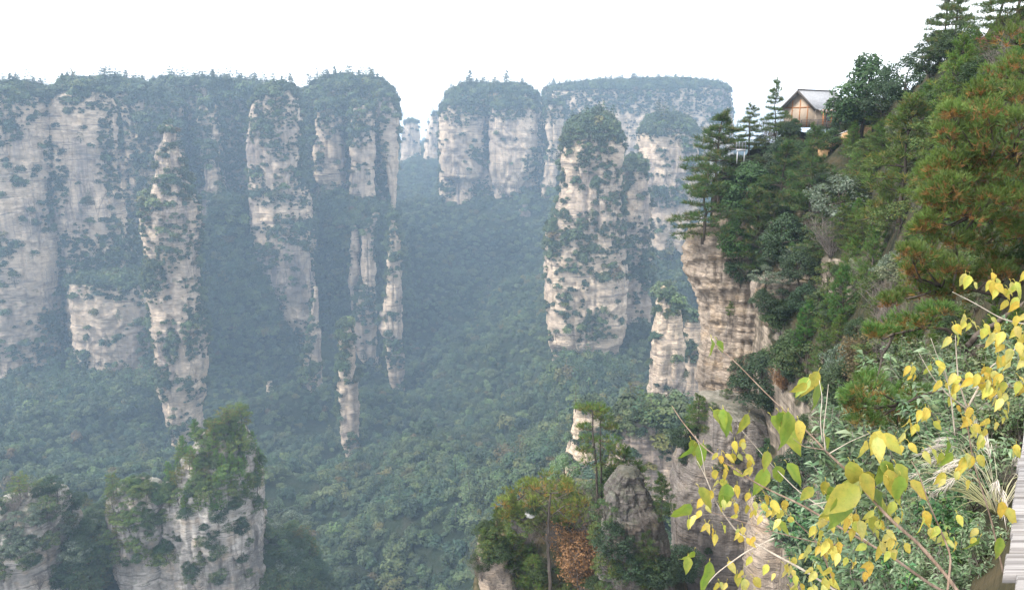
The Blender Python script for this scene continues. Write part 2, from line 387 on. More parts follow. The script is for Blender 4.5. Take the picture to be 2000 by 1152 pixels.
def pine_tree(name, levels=9, r0=.34, start=.3, flat=.25, base=(.05, .085, .03), old=None, oldp=0, tuft=.045, ntuft=26, nb=7, w=.05, lean=.03, droop=.05, pads=5, cone=.7, peak=.1):
    """unit height; whorls of level branches with needle pads"""
    tr = MB(); cr = MB()
    tp = wander((0, 0, -.05), (rng.normal() * lean, rng.normal() * lean, .97), 10, .03)
    tr.tube(tp, np.linspace(.020, .005, 10), 7)
    for l in range(levels):
        f = l / (levels - 1); zz = start + (1 - start) * f
        L = r0 * (peak + (1 - peak) * (1 - f) ** .75) * (1 if f > .15 else .8)
        c = np.array([np.interp(zz, tp[:, 2], tp[:, 0]), np.interp(zz, tp[:, 2], tp[:, 1]), zz])
        nbr = max(3, int(pads + rng.integers(-1, 2)))
        a0 = rng.uniform(0, 6.28)
        for b in range(nbr):
            a = a0 + b * 6.28 / nbr + rng.normal() * .25; l_ = L * rng.uniform(.6, 1.15)
            e = c + np.array([math.cos(a) * l_, math.sin(a) * l_, rng.uniform(-.02, .06) * (1 + f) - droop * l_])
            br = wander(c, e, 5, .05, -.05); tr.tube(br, np.linspace(.007, .002, 5), 4)
            m = int(ntuft * rng.uniform(.7, 1.3) * (.35 + .65 * l_ / r0)); t = rng.uniform(.3, 1.06, m)
            Q = c + (e - c) * t[:, None]; sd = np.array([-math.sin(a), math.cos(a), 0])
            Q += sd * (rng.normal(size=m) * .2 * l_ * (1.15 - .5 * t))[:, None]; Q[:, 2] += rng.normal(size=m) * .012 + flat * .06 * rng.random(m)
            D = np.array([math.cos(a), math.sin(a), 0]) * .5 + [0, 0, .75] + 0 * Q
            needle_tufts(cr, Q, D, tuft, nb, w, np.array(base) * rng.uniform(.8, 1.2), .3, old, oldp, cone)
    Q = tp[-1] + rng.normal(size=(10, 3)) * .015; needle_tufts(cr, Q, np.array([0, 0, 1.]) + 0 * Q, tuft * 1.2, nb, w, base, .3, old, oldp, cone)
    return tr.build(name + '_trunk', M_BARK, True), cr.build(name + '_crown', M_LEAF)
def twig_bush(name, n=26, leaf=0, col=(.3, .12, .06), mat=None, spread=.5):
    tr = MB(); cr = MB()
    for i in range(n):
        a = rng.uniform(0, 6.28); r = rng.uniform(.1, spread); e = np.array([math.cos(a) * r, math.sin(a) * r, rng.uniform(.6, 1.0)])
        p = wander((rng.normal() * .03, rng.normal() * .03, -.05), e, 7, .07); tr.tube(p, np.linspace(.007, .002, 7), 4)
        for k in range(9):
            j = rng.integers(2, 7); q = p[j] + rand_dirs(1)[0] * [.22, .22, .12] + [0, 0, .14]
            b = wander(p[j], q, 4, .1); tr.tube(b, np.linspace(.003, .001, 4), 3)
            for _ in range(3):
                q2 = b[2] + rand_dirs(1)[0] * .09 + [0, 0, .05]; tr.tube(np.array([b[2], (b[2] + q2) / 2 + rng.normal(size=3) * .01, q2]), [.0016, .0012, .0006], 3)
            if leaf:
                m = 26; C = q + rng.normal(size=(m, 3)) * .06; N = rand_dirs(m)
                cr.add(*quads(C, N, .026 * rng.uniform(.7, 1.3, m), .5, np.array(col) * rng.uniform(.6, 1.3, (m, 1))))
    return tr.build(name + '_stems', mat or M_TWIG), (cr.build(name + '_leaves', M_LEAF) if leaf else None)

# small meshes that the far forest is made of (not linked: the forests carry them as instanced geometry)
def far_broad(i):
    mb = MB(); n = 15; d = rand_dirs(60); d = d[d[:, 2] > -.3][:n]
    P = d * rng.uniform(.4, .7, (n, 1)) * [1, 1, .75 + .3 * rng.random()] + [0, 0, .55]
    clump_crown(mb, P, rng.uniform(.3, .5, n), 30, .12, (.034, .05, .029), .22, .45, .9, .16)
    return mb.build('forest_tree_%d' % i, M_FOREST)
def far_pine(i):
    mb = MB(); mb.tube([(0, 0, 0), (0, 0, 2.2)], [.05, .02], 4, (.05, .045, .04))
    for l in range(6):
        f = l / 5; z = .8 + 1.5 * f; L = .75 * (1 - f) ** .7 + .15; m = int(34 * L + 8)
        a = rng.uniform(0, 6.28, m); r = L * rng.uniform(.2, 1.1, m) ** .7
        P = np.stack([np.cos(a) * r, np.sin(a) * r, z + rng.normal(size=m) * .05 - .12 * r], 1)
        N = rand_dirs(m) * .5 + [0, 0, 1]; N /= np.linalg.norm(N, axis=1)[:, None]
        mb.add(*quads(P, N, .13, .5, np.array((.03, .05, .028)) * rng.uniform(.7, 1.3, (m, 1))))
    return mb.build('forest_pine_%d' % i, M_FOREST)
FAR = [far_broad(i) for i in range(5)] + [far_pine(i) for i in range(2)]
FAR_OB = [bpy.data.objects.new(m.name, m) for m in FAR]

def forest_group():
    g = bpy.data.node_groups.new('plant_forest', 'GeometryNodeTree')
    g.interface.new_socket('Geometry', in_out='INPUT', socket_type='NodeSocketGeometry')
    g.interface.new_socket('Geometry', in_out='OUTPUT', socket_type='NodeSocketGeometry')
    gi = g.nodes.new('NodeGroupInput'); go = g.nodes.new('NodeGroupOutput')
    j = g.nodes.new('GeometryNodeJoinGeometry')
    for ob in reversed(FAR_OB):
        oi = g.nodes.new('GeometryNodeObjectInfo'); oi.inputs['Object'].default_value = ob; oi.transform_space = 'ORIGINAL'
        ti = g.nodes.new('GeometryNodeGeometryToInstance'); g.links.new(oi.outputs['Geometry'], ti.inputs[0]); g.links.new(ti.outputs[0], j.inputs[0])
    ip = g.nodes.new('GeometryNodeInstanceOnPoints'); ip.inputs['Pick Instance'].default_value = True
    m2p = g.nodes.new('GeometryNodeMeshToPoints')
    def att(n, ty):
        a = g.nodes.new('GeometryNodeInputNamedAttribute'); a.data_type = ty; a.inputs['Name'].default_value = n; return a.outputs['Attribute']
    e2r = g.nodes.new('FunctionNodeEulerToRotation')
    g.links.new(att('rot', 'FLOAT_VECTOR'), e2r.inputs[0])
    g.links.new(gi.outputs[0], m2p.inputs[0]); g.links.new(m2p.outputs[0], ip.inputs['Points']); g.links.new(j.outputs[0], ip.inputs['Instance'])
    g.links.new(att('pick', 'INT'), ip.inputs['Instance Index']); g.links.new(e2r.outputs[0], ip.inputs['Rotation']); g.links.new(att('size', 'FLOAT_VECTOR'), ip.inputs['Scale'])
    g.links.new(ip.outputs[0], go.inputs[0])
    return g
FG = forest_group()
def forest(name, P, size, label=None, pinep=.12):
    n = len(P); me = bpy.data.meshes.new(name); me.vertices.add(n); me.vertices.foreach_set('co', np.asarray(P, np.float32).ravel())
    rot = np.stack([rng.normal(size=n) * .06, rng.normal(size=n) * .06, rng.uniform(0, 6.28, n)], 1)
    sz = np.asarray(size)[:, None] * np.stack([rng.uniform(.85, 1.15, n), rng.uniform(.85, 1.15, n), rng.uniform(.8, 1.35, n)], 1)
    pk = np.where(rng.random(n) < pinep, rng.integers(5, 7, n), rng.integers(0, 5, n))
    me.attributes.new('rot', 'FLOAT_VECTOR', 'POINT').data.foreach_set('vector', rot.astype(np.float32).ravel())
    me.attributes.new('size', 'FLOAT_VECTOR', 'POINT').data.foreach_set('vector', sz.astype(np.float32).ravel())
    me.attributes.new('pick', 'INT', 'POINT').data.foreach_set('value', pk.astype(np.int32))
    o = link(name, me); md = o.modifiers.new('forest', 'NODES'); md.node_group = FG
    tag(o, label, None, None, 'stuff')
    return o
def scatter(V, T, spacing, dens):
    """random points on triangles; dens(P, N) -> 0..1"""
    a, b, c = V[T[:, 0]], V[T[:, 1]], V[T[:, 2]]
    cr = np.cross(b - a, c - a); ar = np.linalg.norm(cr, axis=1) / 2; N = cr / (2 * ar[:, None] + 1e-12)
    exp = ar / spacing ** 2; n = rng.poisson(exp); idx = np.repeat(np.arange(len(T)), n)
    u, v = rng.random(len(idx)), rng.random(len(idx)); k = u + v > 1; u[k] = 1 - u[k]; v[k] = 1 - v[k]
    P = a[idx] + (b - a)[idx] * u[:, None] + (c - a)[idx] * v[:, None]; Nn = N[idx]
    keep = rng.random(len(idx)) < dens(P, Nn)
    global LASTM; LASTM = dens.m[keep] if getattr(dens, 'm', None) is not None else None
    return P[keep], Nn[keep]
# ================================================================ the valley floor
ANCH = [(560,1152,440),(900,1152,420),(720,1152,430),(850,900,540),(900,700,700),(900,520,900),(880,420,1080),(850,350,1350),(820,318,1600),
 (100,778,650),(100,900,540),(0,778,650),(-300,700,650),(-300,1000,480),(200,1000,480),(330,892,600),(430,825,640),(450,1000,480),
 (560,800,640),(560,690,740),(685,935,600),(700,720,740),(775,805,715),(770,440,900),(1100,1152,400),(1000,900,520),(1080,800,560),(1150,765,600),(1250,740,600),
 (1250,850,480),(1300,832,470),(1240,520,740),(1350,560,700),(1350,835,460),(1040,500,880),(1045,380,1000),(960,380,1020),(1180,850,395),(1230,900,360),(1100,850,440),(1200,1000,335),(1100,1000,420),
 (1240,960,340),(1270,1060,320),(1400,1152,300),(1600,950,400),(-600,420,1500),(1400,300,1700),(1900,500,900),(2400,700,600),(-900,600,1000),(450,420,1200),(900,290,2400),(1800,330,2400),(-500,330,2600)]
def gY(Y): return 350 * (Y / 440) ** 1.7 if Y < 800 else 967 + (Y - 800)          # how far off things stand
AP = np.array([unproj(a[0], a[1], gY(a[2])) for a in ANCH])
AP = np.vstack([AP, [[-300, 80, -220], [0, 80, -230], [400, 80, -210], [-300, -100, -220], [400, -100, -220], [-3400, 500, -60], [3400, 500, -60], [0, 4600, -70], [-3400, 4600, -60], [3400, 4600, -60], [-3400, -100, -100], [3400, -100, -100]]])
def tps_fit(P, lam=1.5):
    X = P[:, :2] / 300; n = len(X); d = np.linalg.norm(X[:, None] - X[None], axis=2); K = np.where(d > 0, d * d * np.log(d + 1e-9), 0) + lam * .02 * np.eye(n)
    Q = np.hstack([np.ones((n, 1)), X]); A = np.zeros((n + 3, n + 3)); A[:n, :n] = K; A[:n, n:] = Q; A[n:, :n] = Q.T
    w = np.linalg.solve(A, np.concatenate([P[:, 2], [0, 0, 0]])); return X, w
TX, TW = tps_fit(AP)
def ground_z(x, y):
    sh = np.shape(x); X = np.stack([np.ravel(x), np.ravel(y)], 1) / 300; out = np.zeros(len(X))
    for s in range(0, len(X), 20000):
        q = X[s:s + 20000]; d = np.linalg.norm(q[:, None] - TX[None], axis=2)
        out[s:s + 20000] = np.where(d > 0, d * d * np.log(d + 1e-9), 0) @ TW[:-3] + TW[-3] + q @ TW[-2:]
    out = out.reshape(sh)
    out = np.maximum(out, -330)
    out = out + 16 * (1 - 2 * np.abs(fbm(np.asarray(x) / 150, np.asarray(y) / 210, 0, 2, 9))) * np.clip((np.asarray(y) - 250) / 200, 0, 1)
    return out + 11 * fbm(np.asarray(x) / 70, np.asarray(y) / 70, 0, 4, 5) + 7 * (1 - np.abs(vnoise(np.asarray(x) / 45, np.asarray(y) / 80, 0, 8)) * 2)
gx = np.concatenate([np.linspace(-3400, -800, 30)[:-1], np.linspace(-800, 800, 220), np.linspace(800, 3400, 30)[1:]])
gy = np.concatenate([np.linspace(-120, 180, 30)[:-1], np.linspace(180, 1300, 190), np.linspace(1300, 4600, 70)[1:]])
GX, GY = np.meshgrid(gx, gy); GZ = ground_z(GX, GY)
GV = np.stack([GX, GY, GZ], -1).reshape(-1, 3); nx_ = len(gx)
i = np.arange(len(gy) - 1)[:, None] * nx_; j = np.arange(nx_ - 1)[None]
GF = np.stack([i + j, i + j + 1, i + nx_ + j + 1, i + nx_ + j], -1).reshape(-1, 4)
tag(link('valley_ground', mesh_np('valley_ground', GV, GF, M_VALLEY, True)), None, None, None, 'structure')
GT = np.vstack([GF[:, [0, 1, 2]], GF[:, [0, 2, 3]]])
ZLOW = float(GV[:, 2].min())

# ================================================================ cliffs and pinnacles across the valley
# name, label or None (None: a wall of the massif, part of the terrain), profile rows (y, left, right) at distance Y, options, vegetation ellipses (x, y, rx, ry), noise cover
V_ = []
def E(*a): return list(a)
ROCKS = [
 ('cliff', None, [(178,-60,60),(192,-110,96),(210,-130,101),(300,-150,104),(400,-160,112),(560,-160,132),(760,-160,150)], 690, dict(seed=1, thick=.7, big=.8, joint=.8),
    [(10,250,38,38),(120,430,45,32),(60,235,12,10),(10,500,18,40),(60,690,70,20),(115,640,40,40),(100,330,14,60),(30,360,22,8)], .10),
 ('cliff', None, [(172,130,185),(186,116,205),(206,108,213),(330,114,216),(430,122,236),(500,132,258),(560,140,270),(760,150,300)], 700, dict(seed=2, thick=.8, joint=.6),
    [(205,290,16,60),(240,500,150,60),(215,350,14,20),(120,360,14,60),(205,215,25,14),(250,560,60,30),(125,700,20,60)], .08),
 ('cliff', None, [(548,140,280),(575,146,290),(640,152,298),(760,150,310)], 676, dict(seed=3, thick=.6, bmin=10, joint=.6),
    [(210,545,95,28),(285,690,20,60),(150,720,25,40)], .08),
 ('cliff', None, [(170,150,260),(188,135,330),(215,130,352),(780,130,360)], 765, dict(seed=4, thick=.5, bmin=25, joint=1.2), [(250,200,70,30),(290,330,40,90),(240,420,30,40),(310,250,30,60),(300,620,60,120)], .5),
 ('rock_spire', 'tall narrow pale pinnacle striped with green shrubs, right of the broad left cliff', [(245,322,338),(262,316,342),(300,310,350),(350,306,362),(382,300,372),(405,280,384),(460,286,387),(520,292,385),(570,288,388),(600,300,392),(660,304,402),(700,308,400),(760,318,398),(800,330,394),(870,346,390)], 610, dict(seed=5, thick=1.0, n_exp=2.6, bmin=6, joint=1.1, big=.7),
    [(345,360,30,25),(335,470,34,45),(300,540,24,50),(395,480,14,60),(330,680,30,28),(375,660,20,40),(350,750,26,20),(320,740,14,40),(400,600,16,60),(350,830,24,30),(365,330,12,60)], .22),
 ('cliff', None, [(172,330,480),(186,290,520),(205,285,530),(820,280,530)], 815, dict(seed=6, thick=.4, bmin=40, joint=1.2), [(400,280,130,90),(460,450,70,200),(340,300,40,60),(420,600,110,120),(300,300,30,150)], .62),
 ('cliff', None, [(200,395,420),(260,385,432),(460,380,440),(560,385,440),(700,390,440)], 770, dict(seed=7, thick=.9, bmin=8), [(395,290,30,60),(430,500,20,50),(400,520,40,30),(410,620,50,60)], .4),
 ('cliff', None, [(178,515,570),(196,500,584),(215,495,586),(300,488,589),(390,490,602),(480,490,614),(560,515,619),(640,560,616),(700,575,612)], 745, dict(seed=8, thick=.9, joint=1.0),
    [(530,235,40,22),(520,270,30,24),(550,300,26,18),(590,300,14,60),(570,450,60,28),(520,380,30,18),(500,340,16,16),(590,350,20,30),(530,500,42,22),(500,560,24,60),(560,400,40,10),(600,660,24,30)], .20),
 ('cliff', None, [(166,640,735),(178,612,757),(195,594,768),(225,582,774),(330,585,770),(400,590,764),(720,590,766)], 830, dict(seed=9, thick=.6, bmin=20, joint=1.3), [(680,190,110,36),(600,280,20,60),(650,460,90,110),(680,300,16,90),(640,600,80,80)], .62),
 ('cliff', None, [(205,625,662),(222,616,668),(300,616,672),(352,620,672),(366,632,670),(430,640,668)], 790, dict(seed=10, thick=.9), [(632,240,14,20),(650,385,30,22),(650,210,30,12),(625,300,8,30)], .10),
 ('cliff', None, [(208,695,724),(225,688,730),(380,683,728),(394,692,724),(450,694,722),(560,690,715)], 780, dict(seed=11, thick=1.0), [(700,260,22,32),(710,410,26,20),(700,480,14,60)], .10),
 ('cliff', None, [(190,735,768),(215,734,775),(320,752,775),(372,762,772),(420,764,772)], 792, dict(seed=12, thick=1.0), [(742,300,14,60),(755,220,14,20),(750,240,10,20)], .10),
 ('rock_spire', 'slender pinnacle with a pale middle band, standing right of the left massif above the forest', [(430,763,771),(480,758,782),(550,756,786),(572,750,788),(640,742,787),(655,750,788),(720,760,789),(800,772,790)], 722, dict(seed=13, thick=1.1, n_exp=2.6, bmin=5, big=.6), [(768,450,14,24),(760,540,16,14),(770,690,24,30),(755,470,8,30),(768,620,10,8)], .16),
 ('rock_spire', 'short ragged pinnacle leaning left in the gully under the rounded cliff', [(415,728,742),(440,712,740),(455,704,735),(545,706,732),(640,690,734)], 748, dict(seed=14, thick=1., n_exp=2.6, bmin=4), [(735,470,10,40),(715,600,24,40),(712,430,10,10)], .24),
 ('rock_spire', 'thin shrub-topped needle of rock standing alone low in the valley forest', [(640,670,682),(660,664,690),(700,662,695),(760,658,700),(840,664,701),(880,673,699),(915,680,694)], 600, dict(seed=15, thick=1., n_exp=2.5, bmin=4, big=.7, unit=.8), [(676,670,14,34),(670,720,12,30),(690,860,10,12),(664,800,6,30)], .14),
 ('rock_spire', 'overgrown rock fin left of the lone needle low in the valley', [(690,594,604),(740,590,614),(820,588,616)], 650, dict(seed=16, thick=1., bmin=4, n_exp=2.5), [(600,740,20,34),(606,800,14,14)], .25),
 ('rock_spire', 'small grey rock fin above the forest left of the lone needle', [(745,520,530),(770,516,534),(830,518,534)], 655, dict(seed=17, thick=1., bmin=3, n_exp=2.5), [(525,770,12,18)], .2),
 ('rock_outcrop', 'small bare rock knob in the hazy forest below the far cliffs', [(400,1016,1030),(415,1010,1036),(470,1010,1030)], 950, dict(seed=18, thick=1., bmin=5), [(1030,440,8,16)], .15),
 ('wooded_slope', None, [(388,640,662),(408,634,735),(432,624,772),(480,612,785),(600,600,795),(720,590,805),(800,580,812)], 776, dict(seed=61, thick=.6, joint=.6, n_exp=2.3), [(690,460,14,40),(725,520,10,30)], 1),
 ('rock_spire', 'thin pale sliver of rock in the wooded gully under the rounded cliff top', [(440,688,697),(455,684,700),(520,682,702),(570,684,698)], 750, dict(seed=71, thick=1., bmin=3, n_exp=2.5), [(690,500,5,14)], .2),
 ('cliff', None, [(290,406,416),(330,399,424),(440,394,430),(560,396,434),(620,400,430)], 752, dict(seed=72, thick=.9, bmin=5), [(420,400,14,24),(405,490,14,20)], .2),
 ('cliff', None, [(250,336,350),(300,332,358),(420,328,366)], 748, dict(seed=73, thick=.9, bmin=5), [(350,300,6,20)], .15),
 ('rock_spire', 'narrow grey rock blade half hidden by trees left of the centre gully', [(560,612,622),(600,608,626),(690,606,626)], 700, dict(seed=74, thick=1., bmin=3, n_exp=2.5), [(616,640,6,24)], .22),
 ('wooded_slope', None, [(395,425,470),(480,405,500),(580,398,545),(680,392,585),(760,385,600),(820,380,610)], 738, dict(seed=62, thick=.7, joint=.6, n_exp=2.3), [], .8),
 ('wooded_slope', None, [(748,120,300),(770,60,330),(810,-60,345),(870,-120,350)], 655, dict(seed=63, thick=.7, joint=.4, n_exp=2.3), [], 1),
 ('wooded_slope', None, [(722,1100,1200),(745,1075,1230),(780,1060,1260),(830,1050,1290),(890,1040,1300)], 590, dict(seed=64, thick=.7, joint=.4, n_exp=2.3), [], 1),
 # far background
 ('rock_spire', 'pale twin-topped pinnacle farthest away in the sky gap', [(236,800,806),(242,790,816),(262,786,819),(292,783,820),(330,780,824)], 1560, dict(seed=19, thick=1., bmin=8, n_exp=2.6, res=2.4), [], .03),
 ('rock_spire', 'pale blunt pinnacle against the sky just left of the far cliff', [(222,846,852),(230,840,858),(260,834,862),(300,828,864),(340,824,866)], 1480, dict(seed=20, thick=1., bmin=8, n_exp=2.6, res=2.4), [], .05),
 ('cliff', None, [(176,900,1025),(188,876,1048),(212,864,1060),(235,860,1064),(400,856,1066)], 1050, dict(seed=21, thick=.6, bmin=20, res=2), [(960,195,100,30),(905,370,60,20),(950,280,8,90),(1050,300,16,80)], .2),
 ('cliff', None, [(206,872,938),(225,861,946),(300,860,947),(344,862,944),(354,890,925)], 1005, dict(seed=22, thick=.7, bmin=8, res=1.8), [(905,206,30,10),(930,300,16,14)], .04),
 ('cliff', None, [(200,968,1028),(216,958,1047),(330,955,1046),(366,962,1018)], 1000, dict(seed=23, thick=.7, bmin=8, res=1.8), [(1000,205,30,10),(1040,330,14,30)], .05),
 ('cliff', None, [(205,1068,1094),(225,1063,1100),(290,1070,1100),(348,1058,1086)], 985, dict(seed=24, thick=.8, bmin=6, res=1.8), [(1075,290,12,16)], .08),
 ('cliff', None, [(165,1270,1320),(169,1160,1380),(176,1090,1410),(182,1060,1416),(215,1052,1421),(250,1040,1424),(420,1030,1436)], 1260, dict(seed=25, thick=.5, bmin=60, res=2.4, joint=1.1), [(1240,195,190,26),(1100,260,60,60),(1300,260,60,40),(1400,230,20,30)], .2),
 # right-hand group
 ('rock_pinnacle', 'massive pale pinnacle crowned with dense forest, standing right of the valley', [(236,1145,1180),(252,1114,1206),(285,1098,1217),(310,1092,1218),(330,1094,1214),(400,1086,1216),(428,1078,1218),(450,1067,1222),(520,1062,1221),(600,1066,1219),(640,1072,1216),(700,1080,1200),(760,1080,1190)], 620, dict(seed=26, thick=.9, joint=1.0), 
    [(1155,280,62,34),(1150,470,80,46),(1180,350,22,50),(1140,330,14,8),(1100,600,16,32),(1165,640,28,32),(1190,545,36,10),(1150,710,80,22),(1200,400,18,30),(1120,530,40,10),(1080,480,16,40)], .08),
 ('cliff', None, [(318,1222,1250),(335,1212,1262),(420,1200,1270),(450,1196,1268),(560,1190,1275)], 655, dict(seed=27, thick=.8, bmin=8), [(1230,470,40,40),(1215,370,14,40),(1240,310,16,10),(1260,540,40,40)], .14),
 ('rock_pinnacle', 'hazy pinnacle with a tree-covered top behind the pine on the cliff edge', [(238,1280,1336),(250,1264,1352),(266,1250,1360),(330,1246,1364),(365,1242,1366),(430,1236,1370),(560,1232,1376)], 770, dict(seed=28, thick=.9), [(1300,388,46,18),(1290,240,60,16),(1345,300,14,50),(1270,440,40,14),(1310,505,50,16)], .10),
 ('rock_pinnacle', 'square-cut pale rock stump with a ragged shrub-covered tip', [(558,1294,1300),(575,1288,1308),(600,1284,1322),(625,1280,1332),(650,1277,1334),(700,1272,1337),(760,1268,1338),(800,1266,1330),(830,1266,1330)], 480, dict(seed=29, thick=.9, unit=.7, res=1.1), [(1310,600,22,20),(1300,805,30,10),(1290,580,6,8)], .05),
 ('rock_outcrop', 'small pale block of rock beside the square-cut stump', [(628,1338,1366),(640,1336,1368),(664,1338,1368),(720,1338,1368)], 500, dict(seed=30, thick=.9, unit=.7, bmin=4), [(1350,690,24,24)], .1),
 ('rock_outcrop', 'short pale rock face in the forest left of the twin-trunk pine', [(792,1124,1146),(806,1121,1170),(834,1118,1190),(900,1100,1230)], 400, dict(seed=31, thick=.8, unit=.6, res=1., bmin=5), [(1160,865,40,24)], .08),
 ('rock_outcrop', 'steep pale rock spur running down behind the boulder on the wooded knoll', [(812,1215,1330),(840,1198,1360),(900,1190,1370),(1060,1180,1372),(1200,1170,1376)], 330, dict(seed=32, thick=.5, unit=.55, res=.9, bmin=9), [(1260,812,90,24),(1310,850,36,40),(1350,920,40,60)], .06),
]
FP = []; FS = []
def veg_dens(ells, cover, nzt=.42):
    def f(P, N):
        px, py, _ = proj(P); e = np.full(len(P), 9.)
        for (x, y, rx, ry) in ells: e = np.minimum(e, np.hypot((px - x) / rx, (py - y) / ry))
        nz_ = fbm(P[:, 0] / 14, P[:, 1] / 14, P[:, 2] / 36, 3, 71, .38)
        nl_ = fbm(P[:, 0] / 40, P[:, 1] / 40, P[:, 2] / 7, 2, 72, .4)
        d = np.clip((1.15 - e - nz_ * .4 - nl_ * .25) * 5, 0, 1)
        nz_ = np.maximum(nz_, nl_ * .95 - .04)
        d = np.maximum(d, np.clip((N[:, 2] - nzt) * 5, 0, 1) * .85)
        th = np.interp(cover, [0, .1, .2, .3, .4, 1], [.8, .44, .33, .2, .06, -1])
        d = np.maximum(d, np.clip((nz_ - th) * 9, 0, 1))
        f.m = np.clip(.8 + .75 * np.maximum.reduce([1.15 - e, (nz_ - th) * 2.2, (N[:, 2] - nzt) * 1.5]), .75, 1.65)
        return d
    return f
for (nm, lab, prof, Y, kw, ells, cover) in ROCKS:
    f = gY(Y) / Y; Y = gY(Y); kw = dict(kw); kw['res'] = kw.get('res', 1.6) * f; kw['unit'] = kw.get('unit', 1) * f; kw['bmin'] = kw.get('bmin', 4) * f
    xs = [q for r_ in prof[:4] for q in r_[1:]]
    if nm in ('cliff', 'rock_pinnacle'): ells = ells + [((min(xs) + max(xs)) / 2, prof[0][0] + 8, (max(xs) - min(xs)) * .56, 30 if Y < 1200 else 20)]
    o, V, T = rock(nm, prof, Y, zbot=max(ZLOW + 3, unproj(1000, prof[-1][0], Y)[2] - 80), mat=M_VALLEY if nm == 'wooded_slope' else M_FAR, **kw)
    if lab: tag(o, lab, 'rock spire' if 'spire' in nm else 'rock', None, 'thing')
    else: tag(o, None, None, None, 'structure')
    P, N = scatter(V, T, 3.4 * f ** .8, veg_dens(ells, cover))
    LM = LASTM
    ok = (P[:, 1] < Y + 25 * f) | (N[:, 2] > .3); P, N = P[ok], N[ok]; LM = LM[ok]
    steep = N[:, 2] < .35
    s = np.where(steep, rng.uniform(1.3, 2.9, len(P)), rng.uniform(2.8, 5.2, len(P)))
    s *= f ** .8 * LM
    FP.append(P + N * .8 - [0, 0, 1] * s[:, None] * .35); FS.append(s)
forest('cliff_foliage', np.vstack(FP), np.concatenate(FS), None, .10)

# ---- valley forest
def gd(P, N):
    px, py, d = proj(P); ok = (px > -150) & (px < 2100) & (py < 1230) & (P[:, 1] < 3200) & (P[:, 1] > 170)
    thin = np.clip(900 / np.maximum(P[:, 1], 900), 0, 1) ** 1.6
    return ok * thin * np.clip(.8 + .6 * fbm(P[:, 0] / 60, P[:, 1] / 60, 0, 3, 31), .5, 1)
P, N = scatter(GV, GT, 5.2, gd)
s = np.clip(3.7 * np.exp(rng.normal(size=len(P)) * .3), 2.0, 7.5) * np.clip(P[:, 1] / 900, 1, 2) ** .8
forest('valley_forest', P - [0, 0, 1.2], s, None, .07)
print('forest', len(P), sum(map(len, FP)))
# ================================================================ the steep hillside on the right
HC = [ # column px, rows (py, Y) from the skyline ground down
 (1390, [(345,98),(400,97),(460,97),(540,98),(600,98),(800,97),(1152,96),(1600,94)]),
 (1450, [(300,101),(360,98),(450,94),(550,93),(600,93),(800,91),(900,90),(1152,86),(1600,80)]),
 (1530, [(257,110),(300,99),(400,91),(520,81),(560,80),(620,74),(760,69),(870,68),(1000,65),(1152,59),(1600,54)]),
 (1600, [(255,110),(300,98),(400,85),(520,75),(600,73),(640,66),(780,58),(880,55),(1152,46),(1600,40)]),
 (1700, [(225,92),(300,82),(400,69),(550,56),(700,46),(850,38),(1000,31),(1152,24),(1600,16)]),
 (1800, [(150,70),(250,59),(400,46),(550,36),(700,28),(850,20),(1000,12),(1152,7.5),(1600,4.5)]),
 (1900, [(80,54),(250,40),(400,30),(550,23),(700,16),(850,9.5),(1000,6),(1152,4.6),(1600,3)]),
 (2000, [(5,42),(250,28),(400,20),(550,14),(700,9.5),(850,6.4),(1000,5),(1152,4),(1600,2.6)]),
 (2200, [(-70,26),(250,16),(400,12),(550,9),(700,7),(850,5.4),(1000,4.4),(1152,3.6),(1600,2.4)]),
 (2600, [(-250,14),(250,9),(550,6),(850,4.2),(1152,3),(1600,2.2)])]
NV = 300; vv = np.linspace(0, 1, NV)
cols = np.array([c for c, _ in HC], float); lnY = []; pys = []
for c, rows in HC:
    p = np.array([r[0] for r in rows], float); y = np.log([r[1] for r in rows]); py = p[0] + (1600 - p[0]) * vv
    pys.append(py); lnY.append(np.interp(py, p, y))
lnY = np.array(lnY); pys = np.array(pys)
UP = np.concatenate([np.arange(1390, 2200, 3.5), np.arange(2200, 2601, 12)])
S = np.stack([np.interp(UP, cols, lnY[:, k]) for k in range(NV)], 1); Q = np.stack([np.interp(UP, cols, pys[:, k]) for k in range(NV)], 1)
# smooth the table so that the kinks of its rows do not show
ker = np.array([1, 2, 3, 2, 1]) / 9
for _ in range(2):
    S[:, 2:-2] = sum(k * S[:, i:NV - 4 + i] for i, k in enumerate(ker))
HY = np.exp(S)
dx = (UP[:, None] - 1000) / FPX; dy = (576 - Q) / FPX; k_ = HY / (CP + dy * SP)
HV = np.stack([dx * k_, HY, (-SP + dy * CP) * k_], -1)
sc_ = np.clip(HY / 60, .08, 1.3)[..., None]
nz_ = fbm(HV[..., 0] / 6, HV[..., 1] / 6, HV[..., 2] / 6, 5, 301)[..., None]; HV = HV + np.array([-.25, -.5, .6]) * nz_ * 2.2 * sc_
bk = fbm(HV[..., 0] / 2, HV[..., 1] / 2, HV[..., 2] / 1.2, 4, 302)[..., None]; HV = HV + np.array([-.3, -.7, .2]) * bk * .9 * sc_
rad = HV[:, :1] * [1, 1, 0]; rad = rad / np.linalg.norm(rad, axis=2)[..., None]
back = HV[:, :1] + rad * 22 + np.array([0, 0, -5]); back2 = HV[:, :1] + rad * 50 + np.array([0, 0, -60])
HV = np.concatenate([back2, back, HV], 1); m_ = HV.shape[1]
i = np.arange(len(UP) - 1)[:, None] * m_; j = np.arange(m_ - 1)[None]
HF = np.stack([i + j, i + j + 1, i + m_ + j + 1, i + m_ + j], -1).reshape(-1, 4)
HVf = HV.reshape(-1, 3); HT = np.vstack([HF[:, [0, 1, 2]], HF[:, [0, 2, 3]]])
t = NT('hillside'); G = t.n('ShaderNodeNewGeometry'); P_ = G.outputs['Position']
